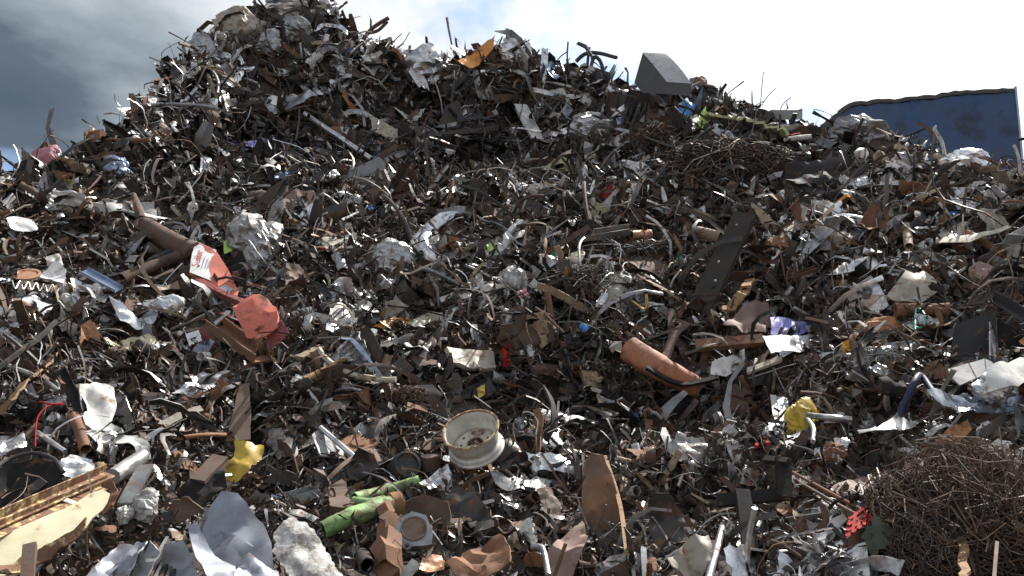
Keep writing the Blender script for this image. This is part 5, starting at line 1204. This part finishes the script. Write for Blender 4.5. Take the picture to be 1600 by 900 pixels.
BRIGHT_SHADE_SPOTS = ((150, 330, 170, 40, .8), (420, 340, 130, 40, .6), (620, 400, 120, 60, .7), (150, 640, 110, 60, .9), (1230, 560, 200, 70, .6), (940, 200, 90, 60, .7), (1480, 260, 120, 40, .9), (470, 30, 110, 50, .7), (300, 440, 200, 40, .3),
                (420, 200, 200, 70, -1.5), (250, 250, 130, 60, -1.0), (720, 270, 160, 40, -1.3), (980, 650, 160, 70, -1.5), (620, 620, 130, 50, -1.2), (420, 620, 120, 60, -.8), (1130, 270, 120, 60, -.9), (860, 560, 110, 60, -.9), (800, 760, 220, 60, -.5), (1050, 760, 200, 60, -.6))  # negative spots put shade of the left face and hollows into scrap colours
def batch_shade(pos, px, py):
    """Scrap comes in batches: > 0 clean sheet, < 0 dark burnt and rusty stuff; the dark spots paint in shade as well."""
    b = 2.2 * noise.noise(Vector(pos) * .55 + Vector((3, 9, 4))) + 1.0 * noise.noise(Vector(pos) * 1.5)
    for x, y, w, h, a in BRIGHT_SHADE_SPOTS: b += a * math.exp(-((px - x) / w) ** 2 - ((py - y) / h) ** 2)
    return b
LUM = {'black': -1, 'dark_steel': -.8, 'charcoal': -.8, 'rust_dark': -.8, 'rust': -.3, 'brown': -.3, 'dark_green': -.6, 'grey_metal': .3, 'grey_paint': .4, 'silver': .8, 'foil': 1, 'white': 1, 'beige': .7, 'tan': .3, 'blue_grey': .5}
KINDS_ = {  # name: (generator, category, count, variants, (px median, spread, lo, hi), noun, adjectives, flatness, smooth angle)
    'metal_shred': (g_shred, 'shred', 300, 16, (34, .5, 14, 90), 'shred', ('torn', 'twisted', 'curling', 'ragged'), .7, 38),
    'sheet_ribbon': (g_shred, 'ribbon', 300, 16, (46, .5, 16, 100), 'ribbon', ('bent', 'arched', 'ragged', 'curved'), .6, 38),
    'torn_plate': (g_plate, 'plate', 190, 14, (30, .42, 13, 80), 'plate', ('torn', 'bent', 'jagged', 'creased'), .8, None),
    'crumpled_metal_sheet': (g_crumple, 'sheet', 300, 18, (50, .42, 18, 120), 'sheet', ('crumpled', 'folded', 'buckled', 'rumpled'), .9, 32),
    'buckled_panel_scrap': (g_buckle, 'sheet', 260, 18, (48, .42, 20, 105), 'metal sheet', ('buckled', 'dented', 'torn', 'bent'), 1.0, 30),
    'pleated_metal_sheet': (g_pleat, 'sheet', 170, 14, (36, .42, 14, 74), 'sheet', ('pleated', 'fan folded', 'concertinaed'), .8, 30),
    'crushed_wad': (g_wad, 'wad', 90, 8, (26, .35, 13, 52), 'wad', ('crushed', 'scrunched', 'crinkled'), .8, 30),
    'metal_strip': (g_strip, 'strip', 260, 14, (42, .45, 16, 110), 'strip', ('bent', 'twisted', 'narrow', 'curved'), .55, 40),
    'curled_strip': (g_curl, 'strip', 80, 6, (24, .3, 13, 46), 'strip', ('curled', 'coiled'), .8, 40),
    'scrap_pipe': (g_pipe, 'pipe', 70, 8, (36, .35, 18, 80), 'pipe', ('short', 'dented', 'open ended'), .45, 40),
    'bent_rod': (g_rod, 'rod', 300, 14, (62, .45, 20, 150), 'rod', ('bent', 'kinked', 'long'), .45, 40),
    'loose_wire': (g_wire, 'wire', 300, 12, (80, .4, 30, 200), 'wire', ('looping', 'tangled', 'curling'), .7, 40),
    'angle_iron': (g_angle, 'angle iron', 90, 8, (46, .4, 20, 110), 'angle iron', ('bent', 'straight', 'twisted'), .5, 40),
    'channel_scrap': (g_channel, 'channel', 70, 8, (42, .4, 20, 90), 'channel', ('bent', 'buckled', 'broken'), .5, 40),
    'gutter_scrap': (g_half, 'sheet', 70, 10, (32, .4, 16, 70), 'curved sheet', ('warped', 'half round', 'rolled'), .6, 40),
    'crushed_tin': (g_tin, 'tin', 70, 6, (22, .3, 13, 36), 'tin', ('crushed', 'dented', 'flattened'), 1.0, 40),
    'metal_ring': (g_ring, 'ring', 16, 5, (20, .3, 12, 36), 'ring', ('flat', 'thick'), .8, 35),
    'box_fragment': (g_box, 'box', 80, 7, (32, .35, 16, 64), 'box', ('crushed', 'open', 'broken'), .8, None),
}
COLOURS = [('near black', 'black', 9), ('dark steel', 'dark_steel', 15), ('charcoal', 'charcoal', 6), ('dark rusty', 'rust_dark', 14), ('rust brown', 'rust', 13), ('orange rusty', 'rust_orange', 3), ('brown', 'brown', 5), ('dull grey', 'grey_metal', 14),
           ('grey painted', 'grey_paint', 4), ('silver', 'silver', 12), ('bright shiny', 'foil', 9), ('white', 'white', 8), ('tan', 'tan', 2.5), ('beige', 'beige', 4), ('blue grey', 'blue_grey', 1.5), ('faded red', 'dark_red', .7), ('orange', 'orange', .35), ('yellow', 'yellow', .3), ('blue', 'blue', .35), ('green', 'dark_green', .5)]
SHINY = [(a, b, w * (1.7 if b in ('foil', 'silver', 'white', 'grey_metal', 'beige', 'grey_paint') else .6)) for a, b, w in COLOURS]
THIN = [c for c in COLOURS if c[1] in ('black', 'dark_steel', 'rust_dark', 'rust', 'brown', 'grey_metal', 'silver', 'beige', 'charcoal')]
def inside(px, py, poly):
    x, y = poly[:, 0], poly[:, 1]; x2, y2 = np.roll(x, -1), np.roll(y, -1)
    c = ((y > py) != (y2 > py)) & (px < (x2 - x) * (py - y) / (y2 - y + 1e-9) + x)
    return bool(c.sum() % 2)
MB = [(p[:, 0].min(), p[:, 1].min(), p[:, 0].max(), p[:, 1].max()) for p in MASK]
def masked(px, py):
    for b, p in zip(MB, MASK):
        if b[0] < px < b[2] and b[1] < py < b[3] and inside(px, py, p): return True
    return False
HX = np.array([(h[1], h[2]) for h in HERO], float)
seen_labels = {}
def make_label(colour, adj, noun, px, py, size, tilt, kind):
    d = np.hypot(HX[:, 0] - px, HX[:, 1] - py); o = np.argsort(d)
    def rel(i):
        dx, dy = px - HX[i, 0], py - HX[i, 1]
        return 'beside' if abs(dx) > 1.4 * abs(dy) else ('above' if dy < 0 else 'below')
    a, b, c_ = HERO[o[0]][0], HERO[o[1]][0], HERO[o[2]][0]
    sz = 'small' if size < 26 else ('large' if size > 58 else '')
    base = ' '.join(x for x in (colour, adj, noun) if x)
    opts = [f'{base} {rel(o[0])} {a}', f'{sz} {base} {rel(o[0])} {a}', f'{base} {tilt} {rel(o[0])} {a}', f'{sz} {base} {tilt} {rel(o[0])} {a}', f'{base} between {a} and {b}', f'{sz} {base} between {a} and {b}',
            f'{base} {rel(o[1])} {b}', f'{base} {tilt} between {a} and {b}', f'{base} between {a} and {c_}', f'{sz} {base} {tilt} {rel(o[1])} {b}', f'{base} between {b} and {c_}', f'{base} {rel(o[2])} {c_}']
    for t_ in opts:
        t_ = ' '.join(t_.split())
        if len(t_.split()) <= 16 and t_ not in seen_labels:
            seen_labels[t_] = 1; return t_
    return ' '.join(opts[1].split())
CREST = [p for p in SIL if 60 < p[0] < 1540]
KEEP = ((1110, 700, 1245, 865), (1385, 690, 1640, 940), (680, 625, 795, 725), (495, 740, 700, 900), (1310, 735, 1410, 870), (-40, 700, 260, 940), (100, 590, 245, 730), (240, 760, 545, 940), (290, 370, 480, 580), (895, 700, 990, 890), (1060, 325, 1180, 490),
        (10, 395, 200, 465), (590, 690, 690, 745), (960, 525, 1125, 612), (1085, 480, 1290, 590), (1430, 600, 1610, 665), (1475, 465, 1610, 610), (1225, 620, 1340, 700), (345, 680, 420, 770), (1300, 180, 1570, 250), (475, 660, 600, 760), (195, 300, 310, 445), (960, 130, 1110, 215), (630, 600, 710, 650), (525, 245, 660, 315))
def spot(rg, size, kind_=''):
    """A spot on the heap that the camera sees, clear of the named pieces."""
    for _ in range(60):
        crest = rg.random() < (.07 if kind_ not in ('bent_rod', 'loose_wire', 'angle_iron', 'scrap_pipe', 'metal_strip') else .01)
        if crest:
            i = rg.integers(len(CREST) - 1); f = rg.random(); px = CREST[i][0] * (1 - f) + CREST[i + 1][0] * f; py = CREST[i][1] * (1 - f) + CREST[i + 1][1] * f + rg.uniform(4, 30)
        else:
            px, py = rg.uniform(-70, 1670), rg.uniform(0, 940)
        d = ray(px, py); h = bvh.ray_cast(EYE, d)
        if h[0] is None or h[3] > 18.5: continue
        if px > 1285 and py < 222 + (px > 1540) * 45: continue
        if crest and size > (30 if px < 330 or px > 1100 else 40 if kind_ not in ('bent_rod', 'loose_wire', 'angle_iron', 'scrap_pipe') else 26): continue
        if masked(px, py): continue
        r_ = size * .33
        if size > 34 and any(x0 - size * .4 < px < x1 + size * .4 and y0 - size * .4 < py < y1 + size * .4 for x0, y0, x1, y1 in KEEP): continue
        if any(masked(px + r_ * math.cos(a) * 1.35, py + r_ * math.sin(a) * 1.35) for a in np.arange(8) * math.pi / 4): continue
        return px, py, h[0], h[1] if h[1].z > 0 else -h[1], h[3]
    return None
n_made = 0
for kname, (gf, cat, count, nvar, (med, spr, lo_, hi_), noun, adjs, flat, sm) in KINDS_.items():
    rg = np.random.default_rng(abs(sum(ord(c) * (i + 3) for i, c in enumerate(kname))))
    meshes = []
    for v in range(nvar):
        V, T = gf(rg); me = new_mesh(kname, V, T, sm); me.materials.append(MATS['rust']); meshes.append(me)
    table = SHINY if kname in ('crumpled_metal_sheet', 'pleated_metal_sheet', 'buckled_panel_scrap', 'crushed_wad', 'crushed_tin') else (THIN if kname in ('bent_rod', 'loose_wire', 'angle_iron') else COLOURS)
    wts = np.array([c[2] for c in table], float); wts /= wts.sum()
    first = None
    for i in range(count):
        size = float(np.clip(med * math.exp(rg.normal(0, spr)), lo_, hi_))
        sp = spot(rg, size, kname)
        if sp is None: continue
        px, py, loc, nrm, dist = sp
        size *= .58 + .72 * (py / 900)
        if py < 330: size = min(size, 52 if kname not in ('bent_rod', 'loose_wire') else 95)
        s_ = size * dist / FPX
        v = int(rg.integers(nvar)); bb_ = batch_shade(loc, px, py); up_ = sstep(330 - py, 0, 120); ww_ = wts * np.where([c[1] in ('rust', 'rust_orange', 'brown', 'tan', 'rust_dark') for c in table], 1 - .6 * up_, 1) * np.exp(1.1 * bb_ * np.array([LUM.get(c[1], 0) for c in table])); cw, cm, _ = table[rg.choice(len(table), p=ww_ / ww_.sum())]
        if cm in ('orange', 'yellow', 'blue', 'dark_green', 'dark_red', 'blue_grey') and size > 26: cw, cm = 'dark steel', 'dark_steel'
        if first is None:
            o = first = bpy.data.objects.new(kname, meshes[v]); 
        else:
            o = first.copy(); o.data = meshes[v]
        C.objects.link(o)
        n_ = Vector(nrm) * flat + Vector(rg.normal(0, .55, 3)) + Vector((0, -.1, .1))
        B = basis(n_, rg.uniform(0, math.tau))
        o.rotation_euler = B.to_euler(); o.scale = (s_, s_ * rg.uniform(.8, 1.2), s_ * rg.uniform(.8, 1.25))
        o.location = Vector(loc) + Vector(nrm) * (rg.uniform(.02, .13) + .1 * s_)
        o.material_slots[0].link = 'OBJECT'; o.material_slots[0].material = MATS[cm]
        tilt = 'lying flat' if n_.normalized().dot(Vector(nrm)) > .8 else ('standing on edge' if abs(n_.normalized().dot(Vector(nrm))) < .3 else 'tilted')
        tag(o, make_label(cw, adjs[v % len(adjs)], noun, px, py, size, tilt, kname), cat, 'loose ' + noun + ' scrap on the heap')
        n_made += 1

# ------------------------------------------------------------------ what nobody could count: the small debris between
def scatter(name, gens, n, pxr, spread, seed, m, label, lift=(-.04, .10), flat=.7, lo=True, nvar=24, sm=None):
    rg = np.random.default_rng(seed)
    lib = [g(rg, lo) for g in gens for _ in range(max(1, nvar // len(gens)))]
    # area of every quad of the near face, thinned with distance as the pieces grow
    a, b, c, d = (MV[q[:, k]] for k in range(4))
    ctr = (a + b + c + d) / 4; area = .5 * np.linalg.norm(np.cross(c - a, d - b), axis=1); nn = np.cross(c - a, d - b); nn /= np.linalg.norm(nn, axis=1, keepdims=True) + 1e-12
    nn *= np.where(nn[:, 2:] < 0, -1, 1)
    rel = ctr - np.array((0, 0, CAMZ)); z = rel @ fw; X = 800 + FPX * rel[:, 0] / np.maximum(z, .1); Y = 450 - FPX * (rel @ up) / np.maximum(z, .1); dist = np.linalg.norm(rel, axis=1)
    jj = np.arange(len(q)) % (nrow - 1)
    ok = (z > 1) & (X > -330) & (X < 1930) & (Y < 1010) & (jj < NF + 4)
    w = area / dist ** 2 * ok; w /= w.sum()
    n = int(n * 1.17); pick = rg.choice(len(q), n, p=w)
    f, g = rg.random((n, 1)), rg.random((n, 1))
    pos = (a[pick] * (1 - f) + b[pick] * f) * (1 - g) + (d[pick] * (1 - f) + c[pick] * f) * g
    rel = pos - np.array((0, 0, CAMZ)); z = rel @ fw; px = 800 + FPX * rel[:, 0] / z; py = 450 - FPX * (rel @ up) / z
    near = np.zeros(n, bool)
    for bb, p in zip(MB, MASK):
        for k in np.nonzero((px > bb[0]) & (px < bb[2]) & (py > bb[1]) & (py < bb[3]))[0]:
            if not near[k] and inside(px[k], py[k], p): near[k] = True
    lft = rg.uniform(lift[0], lift[1], n); lft[near] = -.05
    if 'rod' in name or 'ribbon' in name or 'strip' in name: lft[jj[pick] > NF - 8] -= .10
    size = np.clip(pxr[1] * np.exp(rg.normal(0, spread, n)), pxr[0], pxr[2]) * z / FPX
    pos = pos + nn[pick] * lft[:, None]
    nv = nn[pick] * flat + rg.normal(0, .5, (n, 3)); nv /= np.linalg.norm(nv, axis=1, keepdims=True)
    t_ = rg.normal(0, 1, (n, 3)); xa = np.cross(t_, nv); xa /= np.linalg.norm(xa, axis=1, keepdims=True) + 1e-9; ya = np.cross(nv, xa)
    vi = rg.integers(len(lib), size=n); VV, TT, MI, off = [], [], [], 0
    dark = np.array([rg.random() < 1 / (1 + math.exp(1.6 * batch_shade(p, x, y))) for p, x, y in zip(pos.tolist(), px.tolist(), py.tolist())])
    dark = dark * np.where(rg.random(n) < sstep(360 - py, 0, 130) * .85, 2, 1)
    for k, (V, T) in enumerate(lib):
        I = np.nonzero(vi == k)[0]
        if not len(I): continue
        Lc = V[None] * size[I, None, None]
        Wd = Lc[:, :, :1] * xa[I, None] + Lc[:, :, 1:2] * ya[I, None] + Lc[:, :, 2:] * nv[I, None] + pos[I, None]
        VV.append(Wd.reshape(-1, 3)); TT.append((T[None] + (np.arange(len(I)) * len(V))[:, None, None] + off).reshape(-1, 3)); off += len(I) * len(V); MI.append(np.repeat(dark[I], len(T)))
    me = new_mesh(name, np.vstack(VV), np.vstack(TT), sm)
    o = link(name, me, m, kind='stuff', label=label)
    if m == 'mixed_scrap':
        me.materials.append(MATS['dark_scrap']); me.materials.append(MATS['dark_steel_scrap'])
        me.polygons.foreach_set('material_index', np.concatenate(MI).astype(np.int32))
    return len(np.vstack(TT))
nt = 0
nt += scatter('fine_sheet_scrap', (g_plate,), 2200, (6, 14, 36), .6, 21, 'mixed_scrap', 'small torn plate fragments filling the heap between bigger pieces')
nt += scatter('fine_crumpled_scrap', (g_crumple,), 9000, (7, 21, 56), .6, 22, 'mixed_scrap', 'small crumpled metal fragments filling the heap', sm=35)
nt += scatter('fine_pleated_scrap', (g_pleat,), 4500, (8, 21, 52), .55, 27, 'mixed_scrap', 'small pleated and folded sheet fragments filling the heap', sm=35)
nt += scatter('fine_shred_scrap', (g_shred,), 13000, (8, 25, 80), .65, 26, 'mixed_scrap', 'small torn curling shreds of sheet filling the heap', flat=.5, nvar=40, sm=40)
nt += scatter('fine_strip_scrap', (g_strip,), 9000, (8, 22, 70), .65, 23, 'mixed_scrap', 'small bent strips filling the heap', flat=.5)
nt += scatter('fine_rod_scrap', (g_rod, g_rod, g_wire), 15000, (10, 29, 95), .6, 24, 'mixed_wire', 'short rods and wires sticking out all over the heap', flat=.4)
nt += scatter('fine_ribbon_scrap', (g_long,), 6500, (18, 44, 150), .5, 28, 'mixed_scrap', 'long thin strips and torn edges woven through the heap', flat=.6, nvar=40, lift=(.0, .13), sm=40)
nt += scatter('fine_wad_scrap', (g_wad,), 1000, (5, 10, 18), .35, 25, 'mixed_scrap', 'small crushed lumps in the heap')
print('pieces', n_made, 'loose triangles', nt, 'dups', sum(1 for _ in ()))
